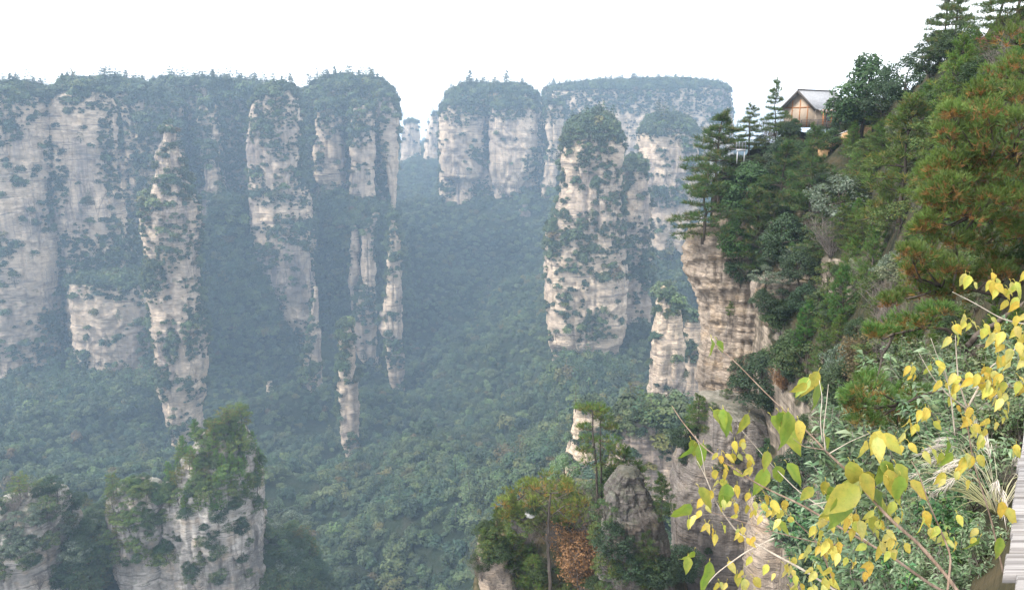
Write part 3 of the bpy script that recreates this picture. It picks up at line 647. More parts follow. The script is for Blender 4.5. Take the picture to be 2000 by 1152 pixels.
n1 = t.noise(P_, .5, 8, .65); soil = t.ramp(n1, [(.3, (.012, .016, .008)), (.5, (.028, .028, .015)), (.7, (.07, .052, .03))])
st = t.noise(t.mapping(P_, (.7, .7, .07)), 1, 5, .7); bd = t.noise(t.mapping(P_, (.15, .15, 2.2)), 1, 5, .65)
rk = t.ramp(t.math('ADD', t.math('MULTIPLY', st, .6), t.math('MULTIPLY', bd, .4)), [(.34, (.045, .038, .032)), (.5, (.17, .14, .11)), (.64, (.34, .28, .22))])
nzs = t.n('ShaderNodeSeparateXYZ', {0: G.outputs['Normal']}).outputs[2]
f = t.ramp(t.math('ADD', nzs, t.math('MULTIPLY', n1, .25)), [(.2, (0, 0, 0)), (.34, (1, 1, 1))])
bp = t.n('ShaderNodeBump', {'Height': t.math('ADD', st, bd), 'Strength': .8, 'Distance': .25})
M_HILL = t.done(t.pbsdf(t.mix(f, rk, soil), .95, bp.outputs[0], .1))
tag(link('hillside', mesh_np('hillside', HVf, HF, M_HILL, False)), None, None, None, 'structure')

NB = [(HVf, HT)]
def near_rock(nm, lab, kind, prof, Y, **kw):
    mat = kw.pop('mat', M_NEAR); zb = kw.pop('zbot', None); keep = kw.pop('ground', True)
    o, V, T = rock(nm, prof, Y, mat=mat, zbot=zb, **kw)
    tag(o, lab, 'rock' if lab else None, None, kind)
    if keep: NB.append((V, T))
    return V, T
near_rock('cliff', None, 'structure', [(440,1352,1405),(462,1342,1480),(500,1340,1540),(532,1334,1570),(545,1344,1590),(580,1366,1610),(650,1374,1620),(700,1370,1620),(760,1369,1600),(810,1371,1600),(1000,1380,1600)], 92, seed=41, thick=.55, res=.24, unit=.11, bmin=5, joint=1.4, strata=2.8, n_exp=2.8, zbot=-90)
near_rock('cliff', None, 'structure', [(778,1374,1440),(800,1366,1490),(840,1352,1560),(880,1326,1590),(930,1316,1600),(1000,1312,1600),(1152,1322,1600)], 80, seed=42, thick=.4, res=.26, unit=.12, bmin=5, joint=.9, strata=1.0, n_exp=3.4, mat=M_GREYFACE, zbot=-110)
near_rock('cliff', None, 'structure', [(975,1482,1530),(1000,1464,1552),(1080,1457,1568),(1152,1452,1580)], 66, seed=43, thick=.5, res=.28, unit=.1, bmin=3, joint=1.3, n_exp=3, zbot=-95)
near_rock('rock_ledge', 'dark streaked rock face between the shrubs below the middle of the wooded slope', None, [(548,1480,1590),(562,1472,1604),(600,1476,1608),(640,1500,1600)], 77, seed=44, thick=.3, res=.3, unit=.1, bmin=3, joint=1.4, mat=M_NEAR)
# knoll in the bottom middle
near_rock('knoll', None, 'structure', [(972,1030,1120),(990,1010,1190),(1020,985,1262),(1052,950,1290),(1075,936,1310),(1110,930,1330),(1152,926,1345),(1300,920,1360)], 72, seed=45, thick=.7, res=.3, unit=.1, bmin=5, n_exp=2.4, zbot=-110, mat=M_SLOPE)
near_rock('boulder', 'big pale-topped boulder with a dark right side on the wooded knoll', None, [(915,1226,1242),(921,1212,1250),(934,1198,1256),(955,1188,1262),(980,1183,1274),(1010,1180,1288),(1060,1176,1302),(1110,1168,1310),(1160,1160,1316)], 62, seed=46, thick=.9, res=.14, unit=.075, bmin=1.5, n_exp=3.0, big=2.2, mat=M_DARKROCK, strata=1.8, joint=2.0)
near_rock('rock_outcrop', 'pale cracked rock face at the left edge of the wooded knoll', None, [(1046,940,962),(1058,932,985),(1090,936,1000),(1152,942,1010),(1250,945,1020)], 66, seed=47, thick=.7, res=.2, unit=.09, bmin=2, mat=M_NEAR)
near_rock('boulder', 'smaller cracked rock leaning against the left side of the big boulder', None, [(962,1188,1204),(978,1181,1214),(1010,1178,1220),(1060,1174,1228),(1120,1168,1234)], 60.6, seed=55, thick=.8, res=.13, unit=.07, bmin=.8, n_exp=3, mat=M_MID, joint=1.4)
near_rock('stone', 'small bright white stone under the orange-tipped pine', None, [(1000,1028,1034),(1001.5,1024,1043),(1005,1023,1046),(1009,1026,1044)], 62.4, seed=48, thick=.6, res=.035, unit=.03, bmin=.2, n_exp=2.2, big=2, mat=soil_mat('white_stone', (.22, .21, .2), (.34, .33, .31), (.42, .41, .4), 3))
near_rock('rock_ledge', 'flat grey rock slab left of the orange-tipped pine on the knoll', None, [(1004,1010,1026),(1012,996,1030),(1026,994,1032),(1040,1000,1030)], 63, seed=49, thick=.8, res=.12, unit=.05, bmin=.6, mat=M_DARKROCK, strata=1.6)
# pillars at the lower left
LLB = []
LLB.append(near_rock('rock_pinnacle', 'nearest ragged pinnacle at lower left, yellow-green pines over its pointed top', 'thing', [(818,432,452),(838,405,474),(868,380,488),(905,352,497),(940,330,506),(970,318,508),(1015,322,511),(1080,316,518),(1152,320,526),(1300,320,540)], 230, seed=50, thick=.8, res=.6, unit=.34, bmin=6, n_exp=2.7, joint=1.4, mat=M_MID, zbot=-200))
LLB.append(near_rock('rock_pinnacle', 'low square shoulder of rock left of the nearest ragged pinnacle', 'thing', [(948,232,300),(965,216,322),(1010,214,334),(1080,228,330),(1152,254,328),(1300,250,330)], 222, seed=51, thick=.9, res=.6, unit=.32, bmin=5, n_exp=3, joint=1.3, strata=1.6, mat=M_MID, zbot=-200))
LLB.append(near_rock('rock_pinnacle', 'flat-topped rock with overhanging beds in the lower left corner', 'thing', [(958,50,104),(972,0,114),(1000,-30,124),(1040,-60,133),(1100,-80,138),(1152,-90,150),(1300,-100,150)], 212, seed=52, thick=.8, res=.6, unit=.32, bmin=6, n_exp=3, strata=2.0, mat=M_MID, zbot=-200))
LLB.append(near_rock('rock_outcrop', 'small rounded pale knob right of the flat-topped corner rock', None, [(1084,150,162),(1100,140,172),(1152,138,178),(1250,130,180)], 208, seed=53, thick=.9, res=.5, unit=.25, bmin=3, n_exp=2.5, mat=M_MID, zbot=-190))
LLG = near_rock('wooded_ridge', None, 'structure', [(1010,140,205),(1045,120,230),(1085,60,560),(1110,0,590),(1152,-60,620),(1300,-120,660)], 244, seed=54, thick=.5, res=1., unit=.3, bmin=14, n_exp=2.3, mat=M_VALLEY, zbot=-210)
TREEBVH = bvh(NB)
def ground(px, py):
    h = TREEBVH.ray_cast(Vector((0, 0, 0)), ray(px, py)); return h[0]

# ================================================================ trees: one of each kind with its parts, then copies
SPEC = {}
def spec(key, cat, *variants): SPEC[key] = (cat, variants)
spec('broad', 'tree', *[broad_tree('broad_tree', w=.85, crown0=.06, nclump=60, base=(.042, .074, .026), leaf=.021) for _ in range(3)])
spec('dark', 'tree', *[broad_tree('evergreen', w=.9, crown0=.02, nclump=60, base=(.030, .054, .026), leaf=.02, var=.4) for _ in range(3)])
spec('grey', 'shrub', *[broad_tree('grey_shrub', w=1.1, crown0=.02, base=(.075, .1, .068), leaf=.022, nclump=34, tips=((.16, .19, .15), .2)) for _ in range(3)])
spec('shrub', 'shrub', *[broad_tree('green_shrub', w=1.2, crown0=.0, base=(.05, .08, .028), leaf=.025, nclump=30, per=100, tips=((.1, .1, .03), .12)) for _ in range(3)])
spec('pale', 'shrub', *[broad_tree('pale_shrub', w=1.1, crown0=.0, base=(.10, .155, .075), leaf=.017, nclump=30, per=150, tips=((.24, .3, .2), .2)) for _ in range(2)])
spec('pine', 'pine tree', *[pine_tree('pine', 10, .40, .1, base=(.048, .084, .024), old=(.11, .10, .035), oldp=.18, droop=.06, ntuft=44, peak=.2, tuft=.05) for _ in range(4)])
spec('feather', 'pine tree', *[pine_tree('young_pine', 11, .36, .05, base=(.058, .115, .026), old=(.11, .11, .03), oldp=.15, tuft=.06, droop=-.45, cone=.6, ntuft=24, peak=.16) for _ in range(3)])
spec('flatpine', 'pine tree', *[pine_tree('flat_pine', 6, .34, .5, base=(.07, .095, .022), old=(.16, .10, .03), oldp=.2, droop=.0, peak=.55, flat=.5) for _ in range(3)])
spec('twig', 'shrub', *[twig_bush('bare_shrub') for _ in range(2)])
spec('rust', 'shrub', *[twig_bush('rust_shrub', 30, True, (.2, .09, .05), spread=.6)])
spec('dry', 'shrub', *[twig_bush('dry_shrub', 22, True, (.13, .10, .05))])
NAMES = dict(broad='broadleaf_tree', dark='evergreen_tree', grey='grey_green_shrub', shrub='green_shrub', pale='pale_shrub', pine='pine_tree', feather='young_pine', flatpine='flat_topped_pine', twig='bare_shrub', rust='rust_brown_shrub', dry='dry_shrub')
COUNT = {}
def plant(key, loc, h, label, group=None, rz=None, w=1.0, lean=0, hue=(1, 1, 1)):
    cat, vs = SPEC[key]; tr, cr = vs[COUNT.get(key, 0) % len(vs)]; COUNT[key] = COUNT.get(key, 0) + 1
    r = empty(NAMES[key], loc, random.uniform(0, 6.28) if rz is None else rz, (h * w, h * w, h))
    r.rotation_euler = (random.gauss(0, .05), lean + random.gauss(0, .05), r.rotation_euler[2])
    tag(r, label, cat, group)
    a = link('trunk' if cat != 'shrub' else 'stems', tr, r)
    if cr: b = link('crown' if cat != 'shrub' else 'leaves', cr, r); b.color = (*hue, 1)
    return r
def at(key, px, py, hpx, label, group=None, sink=.0, **kw):
    g = ground(px, py)
    if g is None: return None
    d = g[1] * CP - g[2] * SP
    return plant(key, g - Vector((0, 0, sink)), hpx * d / FPX, label, group, **kw)
T1 = [
 ('pine',1404,398,162,'dark layered pine at the tip of the right cliff, reaching out over the valley',dict(w=1.35)),
 ('pine',1372,470,138,'spreading dark pine lowest on the cliff tip, its boughs over the bare rock edge',dict(w=1.4)),
 ('pine',1503,262,124,'airy pine left of the wooden house, its top above the roof line',dict(w=.95)),
 ('pine',1462,300,84,'short bushy pine beside the pale lookout frame',dict(w=1.2)),
 ('twig',1500,285,62,'leafless grey bush at the left corner of the wooden house',dict(w=1.2)),
 ('broad',1682,268,158,'tall full broadleaf tree right against the right end of the house roof',{}),
 ('dark',1648,262,62,'dark bush half covering the right side of the house front',{}),
 ('dark',1760,215,108,'dark round evergreen on the skyline right of the tall broadleaf tree',{}),
 ('dark',1722,240,84,'lower dark evergreen between the tall broadleaf tree and the skyline evergreen',{}),
 ('pine',1832,130,150,'leftmost pine of the skyline group in the top right corner',dict(w=.9)),
 ('pine',1886,78,150,'pine with bare upright trunk showing white sky behind, top right',dict(w=.8)),
 ('pine',1942,70,150,'broad dark pine cut by the top edge of the picture',dict(w=1.1)),
 ('pine',1985,50,150,'dark pine in the extreme top right corner',dict(w=1.1)),
 ('pine',1858,118,130,'dark pine wedged between the first two corner pines',dict(w=1.)),
 ('pine',1915,82,140,'dark pine just right of the bare-trunked corner pine',dict(w=1.)),
 ('dark',1815,158,96,'grey-dark evergreen under the leftmost corner pine',{}),
 ('dark',1870,125,64,'dark evergreen at the foot of the corner pines',dict(w=1.3)),
 ('feather',1858,245,146,'bright green feathery young pine high on the slope',dict(w=1.0, hue=(1.25,1.3,1))),
 ('feather',1795,270,96,'smaller feathery green pine left of the bright one',{}),
 ('twig',1948,165,80,'bare grey-brown bush right of the bright feathery pine',dict(w=1.2)),
 ('rust',1930,112,36,'small reddish bush on the slope under the corner pines',{}),
 ('pine',1752,445,232,'large olive pine in the middle of the slope',dict(w=1.15, hue=(1.3,1.25,.9))),
 ('pine',1832,400,190,'olive pine behind and right of the large mid-slope pine',dict(w=1.1, hue=(1.3,1.3,.9))),
 ('pine',1700,350,96,'olive pine low on the slope just right of the orange footpath',dict(w=1.2, hue=(1.2,1.2,.9))),
 ('grey',1640,450,118,'large silver-green shrub right of the dark pine below the house',{}),
 ('grey',1612,400,70,'silver-green shrub above the large silver one',{}),
 ('twig',1625,500,82,'bare grey bush under the large silver-green shrub',dict(w=1.3)),
 ('dark',1525,335,66,'dark bush straight below the house deck',{}),
 ('broad',1560,330,56,'green bush below the deck railing',{}),
 ('pine',1580,425,158,'tall dark pine below the house deck',dict(w=1.0)),
 ('pine',1510,440,150,'dark pine left of the tall one below the house',dict(w=1.1)),
 ('broad',1455,432,118,'round green tree behind the cliff-tip pines',{}),
 ('pine',1470,528,150,'leaning green pine at the brink of the cliff',dict(w=1.2)),
 ('dark',1530,525,112,'dark evergreen on the brink above the streaked rock face',{}),
 ('broad',1425,512,86,'small bright tree on the rock behind the cliff tip',dict(hue=(1.2,1.3,1))),
 ('pine',1588,532,116,'thick pine at the right end of the cliff brink',dict(w=1.2)),
 ('dark',1446,558,80,'dark bush hanging over the rock edge left of the streaked face',{}),
 ('dark',1562,560,76,'dark bush on the top edge of the streaked face',{}),
 ('feather',1690,578,128,'soft green feathery pine right of the bare grey bush',{}),
 ('feather',1645,640,112,'feathery green pine on the ledge right of the streaked rock face',{}),
 ('feather',1568,690,96,'bright feathery pine on the ledge under the streaked rock face',dict(hue=(1.1,1.2,1))),
 ('dark',1500,800,120,'rounded dark shrub mass on the cliff face beside the pale column',dict(w=1.2)),
 ('dark',1462,765,86,'dark shrub at the left end of the cliff-face greenery',{}),
 ('broad',1545,745,104,'green bushy tree in the middle of the cliff-face greenery',{}),
 ('feather',1605,760,104,'feathery pine above the dark gully in the cliff',{}),
 ('twig',1725,690,128,'tall bare brown thicket in the middle of the slope',dict(w=1.2)),
 ('grey',1765,722,84,'grey shrub at the foot of the brown thicket',{}),
 ('grey',1745,560,76,'pale grey-green shrub left of the big orange pine',{}),
 ('dry',1690,760,96,'dry brownish shrub below the brown thicket',dict(w=1.2)),
 ('grey',1650,745,86,'soft grey-green shrub left of the dry brown one',{}),
 ('dark',1570,965,116,'deep green tree in the shaded gully, upper left one',{}),
 ('dark',1625,950,116,'deep green tree in the shaded gully, upper right one',{}),
 ('dark',1565,1075,124,'deep green tree low in the gully beside the pale rock column',{}),
 ('dark',1645,1050,104,'deep green tree behind the yellow leaves in the gully',{}),
 ('dark',1600,1160,110,'dark green crown at the bottom edge of the gully',{}),
 ('rust',1530,765,40,'small rust-brown dead bush among the cliff-face greenery',{}),
 ('pine',1365,845,74,'small bright pine growing out of the cliff left of the pale column',dict(w=1.3, hue=(1.2,1.3,1))),
 ('dark',1340,880,60,'dark bush on the cliff shoulder under the small bright pine',dict(w=1.3)),
 ('pine',1425,618,30,'tiny yellow-green pine stuck on the bare cliff face',dict(hue=(1.4,1.4,1))),
 # knoll
 ('pale',1105,955,72,'rounded pale green bush, the upper one left of the twin pines',{}),
 ('pale',1140,985,56,'rounded pale green bush, the lower one left of the twin pines',{}),
 ('twig',1152,1070,116,'dark leafless thicket between the rust bush and the boulder',dict(w=1.3)),
 ('rust',1134,1146,98,'large round rust-brown bush in front of the boulder',dict(w=1.05)),
 ('feather',968,1046,52,'small pine at the left end of the knoll',dict(w=1.3, hue=(1,.9,.8))),
 ('feather',1008,1150,116,'olive green pine at the bottom left of the knoll',dict(w=1.2, hue=(1.1,.95,.8))),
 ('feather',1048,1160,80,'low olive pine at the foot of the orange-tipped pine',dict(w=1.4, hue=(1.1,.95,.8))),
 ('feather',1110,1030,90,'yellowish pine between the orange-tipped pine and the dark thicket',dict(w=1.2, hue=(1.5,1.1,.6))),
 ('feather',1000,1050,70,'rusty green pine on the knoll top left of the orange-tipped pine',dict(w=1.2, hue=(1.6,1.05,.6))),
 ('pine',1292,1012,88,'little wind-bent pine on the right slope of the boulder',dict(w=.95)),
 ('dark',1232,1130,64,'dark bush at the foot of the boulder, left one',dict(w=1.3)),
 ('dark',1285,1145,70,'dark bush at the foot of the boulder, right one',dict(w=1.3)),
 ('shrub',1200,1152,52,'green bush right of the large rust-brown bush',{}),
 ('dark',1325,1130,80,'dark bush against the base of the grey cliff',dict(w=1.2)),
 ('shrub',1270,960,60,'green bush clinging right behind the boulder top',{}),
 # lower left
 ('flatpine',40,985,56,'bright yellow-green pine on the flat-topped corner rock',dict(w=1.3, hue=(1.3,1.5,.9))),
 ('flatpine',446,845,50,'topmost yellow-green pine on the nearest ragged pinnacle',dict(w=1.6, hue=(1.2,1.3,.9))),
 ('flatpine',416,872,52,'yellow-green pine just below the topmost one on the nearest pinnacle',dict(w=1.4, hue=(1.2,1.3,.9))),
 ('flatpine',222,970,46,'lone bright pine at the left tip of the low square shoulder',dict(w=1.1, hue=(1.2,1.4,.9))),
]
for (key, px, py, h, lab, kw) in T1:
    at(key, px, py, h, lab, **kw)

def free(key, px, py, Y, hpx, label, **kw): return plant(key, Vector(unproj(px, py, Y)), hpx * Y / FPX, label, **kw)
free('pine', 1512, 262, 103, 92, 'bushy pine overlapping the left end of the house gable', w=.8)
free('broad', 1552, 262, 102, 30, 'green bush in front of the house gable')
free('shrub', 1585, 272, 102, 22, 'low green bush under the house deck')
free('dark', 1540, 280, 101, 44, 'dark bush under the left end of the house deck')
at('dark', 1196, 1085, 74, 'dark bush covering the foot of the smaller cracked rock', w=1.2)
at('shrub', 1182, 1022, 52, 'green bush at the left side of the smaller cracked rock', w=1.2)
at('pine', 1262, 1120, 84, 'small dark pine in front of the dark side of the big boulder', w=1.2)
free('feather', 1215, 962, 71, 96, 'light green pine directly behind the boulder', w=1.2, hue=(1.2, 1.1, .9))
free('feather', 1246, 985, 70, 86, 'green pine bush behind the right shoulder of the boulder', w=1.2)
free('broad', 1190, 985, 71, 90, 'bushy green tree between the twin pines and the boulder', hue=(1.3, 1.2, .9))
# ---- fill: shrubs and small trees that cover the rest of the slope, the knoll and the lower-left pillars
BARE = [(1310,455,1480,1160),(1480,560,1600,612),(1455,760,1560,870),(1455,985,1560,1160),(1180,915,1310,1110),(1540,255,1660,290)]
DECKCLEAR = lambda px, py: False
def fill(n, box, keys, hr, label, group, dens=None, hue=None, w=(1, 1.35), tries=12):
    k = 0; it = 0; done = []
    while k < n and it < n * tries:
        it += 1; px, py = random.uniform(box[0], box[2]), random.uniform(box[1], box[3])
        if DECKCLEAR(px, py): continue
        if any(a <= px <= c and b <= py <= d for a, b, c, d in BARE) and random.random() < .93: continue
        hh = TREEBVH.ray_cast(Vector((0, 0, 0)), ray(px, py))
        if hh[0] is None: continue
        if dens and not dens(px, py, hh): continue
        d = hh[0][1] * CP - hh[0][2] * SP; h = random.uniform(*hr)
        if any((px - a) ** 2 + (py - b) ** 2 < (h * .32) ** 2 for a, b in done): continue
        done.append((px, py)); ky = random.choice(keys)
        plant(ky, hh[0] - Vector((0, 0, .04)), h * d / FPX, label[ky], group, w=random.uniform(*w), hue=hue(px, py) if hue else (1, 1, 1))
        k += 1
LB = lambda where: dict(broad='small green broadleaf tree ' + where, dark='dark leafy bush ' + where, grey='grey-green bush ' + where, shrub='low green bush ' + where, pale='pale leafy bush ' + where,
    pine='small pine ' + where, feather='feathery little pine ' + where, flatpine='small yellow-green pine ' + where, twig='bare twiggy bush ' + where, rust='little rusty bush ' + where, dry='dry brown bush ' + where)
fill(46, (1400, 270, 1640, 560), ['dark', 'shrub', 'grey', 'broad', 'shrub'], (26, 56), LB('between the pines below the wooden house'), 'undergrowth below the house')
fill(40, (1640, 240, 1800, 560), ['pine', 'shrub', 'feather', 'feather', 'grey'], (36, 74), LB('on the mid slope right of the house'), 'undergrowth on the mid slope', hue=lambda a, b: (1.25, 1.2, .95))
fill(60, (1790, 110, 2060, 560), ['dark', 'pine', 'feather', 'feather', 'broad', 'shrub'], (44, 84), LB('on the high slope under the corner pines'), 'undergrowth on the high slope', hue=lambda a, b: (1.2, 1.2, .95))
fill(80, (1600, 540, 2000, 960), ['feather', 'shrub', 'twig', 'pine', 'dark', 'grey', 'feather'], (46, 90), LB('around the brown thicket on the lower slope'), 'undergrowth on the lower slope', hue=lambda a, b: (1.25, 1.15, .95))
fill(34, (1480, 600, 1640, 1160), ['dark', 'dark', 'shrub', 'broad'], (40, 74), LB('in the shaded cliff gully'), 'greenery in the gully')
fill(64, (935, 985, 1345, 1165), ['shrub', 'dark', 'feather', 'shrub', 'feather', 'twig'], (26, 52), LB('on the ground of the wooded knoll'), 'undergrowth on the knoll', hue=lambda a, b: (1.25, 1.1, .8))
fill(12, (1320, 500, 1480, 1100), ['shrub', 'dark'], (12, 26), LB('rooted in the bare right-hand cliff'), 'bushes on the bare cliff')
ll = lambda px, py, h: h[1][2] > .12 or random.random() < .3
fill(74, (325, 815, 520, 1000), ['flatpine', 'feather', 'dark', 'shrub', 'feather'], (24, 44), LB('on the nearest ragged pinnacle'), 'plants on the nearest pinnacle', ll, lambda a, b: (1.45, 1.45, .85))
fill(60, (208, 945, 335, 1110), ['flatpine', 'dark', 'shrub', 'shrub'], (20, 36), LB('on the low square shoulder of rock'), 'plants on the rock shoulder', ll, lambda a, b: (1.35, 1.35, .9))
fill(48, (0, 950, 140, 1152), ['dark', 'shrub', 'twig', 'grey'], (22, 42), LB('on the flat-topped corner rock'), 'plants on the corner rock', ll)
fill(60, (0, 1040, 620, 1170), ['dark', 'broad', 'shrub', 'flatpine', 'grey'], (34, 62), LB('on the wooded ridge along the bottom left edge'), 'trees on the ridge at the bottom left', lambda px, py, h: h[0][1] > 200 and not (325 < px < 522 or 205 < px < 335 or px < 142))
fill(44, (480, 1060, 660, 1180), ['dark', 'broad', 'shrub', 'feather'], (34, 62), LB('on the wooded ridge along the bottom left edge'), 'trees on the ridge at the bottom left', lambda px, py, h: px > 522)
fill(24, (130, 1000, 225, 1170), ['dark', 'broad', 'shrub', 'flatpine'], (30, 56), LB('on the wooded ridge along the bottom left edge'), 'trees on the ridge at the bottom left')
fill(40, (320, 960, 520, 1152), ['dark', 'shrub'], (16, 32), LB('in the cracks of the nearest ragged pinnacle'), 'bushes in the cracks of the pinnacle', lambda px, py, h: random.random() < .5)

# ---- pines one can tell apart on the skyline of the far cliffs
SKY_BOX = [(30, 300, 'rim of the left cliff'), (300, 600, 'skyline right of the left cliff'), (600, 765, 'rounded cliff top left of the gap'), (868, 1050, 'cliff top right of the gap'), (1060, 1400, 'long far plateau')]
FARV = []
for o in list(COL.objects):
    if o.type == 'MESH' and o.name.split('.')[0] == 'cliff' and o.location.length < 1e-6:
        me = o.data; v = np.empty(len(me.vertices) * 3, np.float32); me.vertices.foreach_get('co', v); v = v.reshape(-1, 3)
        if v[:, 1].min() > 300:
            p_, q_, _ = proj(v); FARV.append((v, p_, q_))
fv = np.vstack([a[0] for a in FARV]); fp = np.concatenate([a[1] for a in FARV]); fq = np.concatenate([a[2] for a in FARV])
for (a, b, where) in SKY_BOX:
    for px in np.arange(a, b, 13 if a < 1000 else 26):
        px = px + random.uniform(-6, 6); k = np.abs(fp - px) < 5
        if not k.any() or random.random() < .25: continue
        m = np.argmin(np.where(k, fq, 1e9)); v = fv[m]; d = v[1] * CP - v[2] * SP
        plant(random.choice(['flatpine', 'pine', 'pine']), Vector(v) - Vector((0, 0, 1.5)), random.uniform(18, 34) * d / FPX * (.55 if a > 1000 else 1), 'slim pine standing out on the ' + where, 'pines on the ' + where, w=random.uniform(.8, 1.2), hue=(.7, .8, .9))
# ================================================================ pines drawn bough by bough
def pad_pine(name, label, limbs, pads, Y, needle, per, nn, base, old, oldp, w=.045, jitter=.5, root=None):
    """limbs: lists of (px, py, dY, radius m); pads: (px, py, rx, ry) tuft clouds, each carried by a branch from the nearest limb point"""
    lp = [[unproj(a, b, Y + c) for a, b, c, r in L] for L in limbs]
    base_pt = Vector(lp[0][0]); rt = empty(name, base_pt); tag(rt, label, 'pine tree')
    tr = MB(); cr = MB(); pts = []; b0 = np.array(base_pt)
    for L, P in zip(limbs, lp):
        P = np.array(P); t = np.linspace(0, 1, len(P)); tt = np.linspace(0, 1, len(P) * 4)
        Q = np.stack([np.interp(tt, t, P[:, k]) for k in range(3)], 1); rr = np.interp(tt, t, [x[3] for x in L])
        Q[1:-1] = (Q[:-2] + 2 * Q[1:-1] + Q[2:]) / 4
        Q += rng.normal(size=Q.shape) * rr[:, None] * .25
        tr.tube(Q - b0, rr, 8); pts.append(Q)
    pts = np.vstack(pts)
    for (px, py, rx, ry) in pads:
        dz = rng.normal() * jitter; c = unproj(px, py, Y + dz); s = Y / FPX; rx, ry = rx * s, ry * s
        i = np.argmin(np.linalg.norm((pts - c) * [1, .6, 1.6], axis=1)); br = wander(pts[i], c - [0, 0, ry * .4], 7, .05, .06)
        tr.tube(br - b0, np.linspace(.028, .006, 7) * (Y / 14) ** .7, 5)
        m = per; a = rng.uniform(0, 6.28, m); r = rng.random(m) ** .5
        Q = np.stack([np.cos(a) * r * rx, np.sin(a) * r * rx * .8, rng.normal(size=m) * ry * .45], 1) + c
        Q[:, 2] += ry * .35 * (1 - r * r)
        D = (Q - (c - [0, 0, ry * 1.2])); D /= np.linalg.norm(D, axis=1)[:, None] + 1e-9; D = D + [0, 0, .35]
        k = rng.choice(m, max(3, m // 7), False)
        for q in k: tr.tube(np.array([br[-2], (br[-2] + Q[q]) / 2 + rng.normal(size=3) * .02 * rx, Q[q]]) - b0, [.006 * (Y / 14) ** .7, .004 * (Y / 14) ** .7, .002], 3)
        tone = np.array(base) * rng.uniform(.8, 1.2)
        needle_tufts(cr, Q + D * needle * .35 - b0, D, needle, nn, w, tone, .3, None, 0, .5)
        o = rng.random(m) < oldp * rng.uniform(.4, 1.5)
        if o.any(): needle_tufts(cr, Q[o] - D[o] * needle * .35 - b0, D[o], needle * 1.0, nn, w, old, .35, None, 0, .75)
    a = tr.obj('trunk', M_BARK, rt, True); b = cr.obj('crown', M_LEAF, rt)
    return rt
PADS = [(1975,75,35,22),(1990,130,35,22),(1950,165,40,16),(1990,190,40,20),(1920,180,30,14),(1900,215,40,18),(1860,225,24,12),(1950,225,45,20),(1990,250,40,22),(1900,260,40,18),(1850,260,28,12),(1940,290,45,20),(1985,320,40,22),(1880,310,40,18),(1835,330,28,14),(1810,345,24,12),(1900,350,45,18),(1960,370,45,22),(1850,375,40,18),(1815,390,22,12),(1990,400,35,20),(1880,420,45,20),(1830,430,30,15),(1940,430,45,18),(1800,455,26,14),(1850,470,40,18),(1900,480,45,20),(1960,490,45,20),(1800,500,32,16),(1850,520,42,18),(1780,530,24,14),(1900,540,40,18),(1800,560,40,18),(1760,580,26,12),(1850,570,40,16),(1960,540,40,18),(1990,460,30,16),(1925,390,40,16),(1870,350,36,14),(1930,330,36,16)]
PADS += [(x + random.uniform(-26, 26), y + random.uniform(-24, 24), rx * .8, ry * .9) for x, y, rx, ry in PADS[2:]]
OR = dict(base=(.095, .15, .037), old=(.23, .135, .045))
pad_pine('pine_tree', 'near pine filling the right edge, boughs of green needles with orange ones behind', [[(2110,800,0,.17),(2090,600,0,.15),(2075,350,.3,.12),(2065,120,.3,.09),(2060,-40,.3,.06)], [(2090,480,0,.06),(2010,385,0,.05),(1960,378,0,.035),(1930,400,0,.02)], [(2085,300,.2,.05),(1990,300,.2,.035),(1900,330,.2,.02)], [(2080,640,0,.06),(1960,575,0,.04),(1840,560,0,.02)]], PADS, 14.5, .115, 62, 12, oldp=.36, **OR)
pad_pine('pine_tree', 'near pine with thick dark crooked limbs behind the yellow leaves at the right', [[(1868,775,-.3,.10),(1880,712,-.3,.095),(1915,682,-.3,.09),(1965,652,-.3,.08),(2040,600,-.3,.07)], [(1882,705,-.3,.06),(1900,660,-.2,.05),(1950,628,-.2,.045),(2030,570,-.2,.04)], [(1915,685,-.3,.05),(1950,668,-.5,.04),(2010,660,-.5,.035)], [(1885,690,-.3,.035),(1850,640,-.3,.03),(1800,640,-.3,.02),(1745,652,-.3,.012)], [(1930,690,-.3,.03),(1935,740,-.3,.028),(1945,800,-.4,.02)], [(1872,760,-.3,.04),(1820,765,-.3,.03),(1760,790,-.3,.02)]],
    [(1740,640,34,14),(1715,652,22,10),(1790,628,40,12),(1760,655,30,10),(1700,770,40,20),(1740,790,45,20),(1670,795,24,16),(1780,765,36,14),(1690,825,30,14),(1750,830,36,14),(1720,800,40,18),(1700,745,24,10),(1830,610,30,10),(1660,775,16,10),(1780,800,30,14)], 13, .11, 62, 12, oldp=.34, **OR)
g_ = ground(1070, 1130); YK = g_[1] if g_ is not None else 64
pad_pine('pine_tree', 'orange-tipped pine with a straight dark trunk on the near edge of the knoll', [[(1074,1165,0,.17),(1073,1100,0,.16),(1069,1050,0,.14),(1072,1000,0,.12),(1076,962,0,.08)], [(1070,1003,0,.07),(1050,985,0,.05),(1020,970,0,.03)], [(1072,1010,0,.06),(1105,985,0,.05),(1125,985,0,.03)], [(1070,1060,0,.05),(1040,1030,0,.04),(1005,1012,0,.02)]],
    [(985,985,20,7),(1010,962,28,9),(1045,952,30,10),(1075,938,30,11),(1105,955,28,10),(1130,985,26,12),(1040,985,20,7),(1100,1000,28,10),(990,1006,14,6),(1122,1012,26,10),(1060,965,26,8),(1010,1015,20,7),(1030,945,18,6)], YK - 1, .38, 50, 9, (.13, .155, .03), (.24, .14, .035), .3, .05, 1.2)

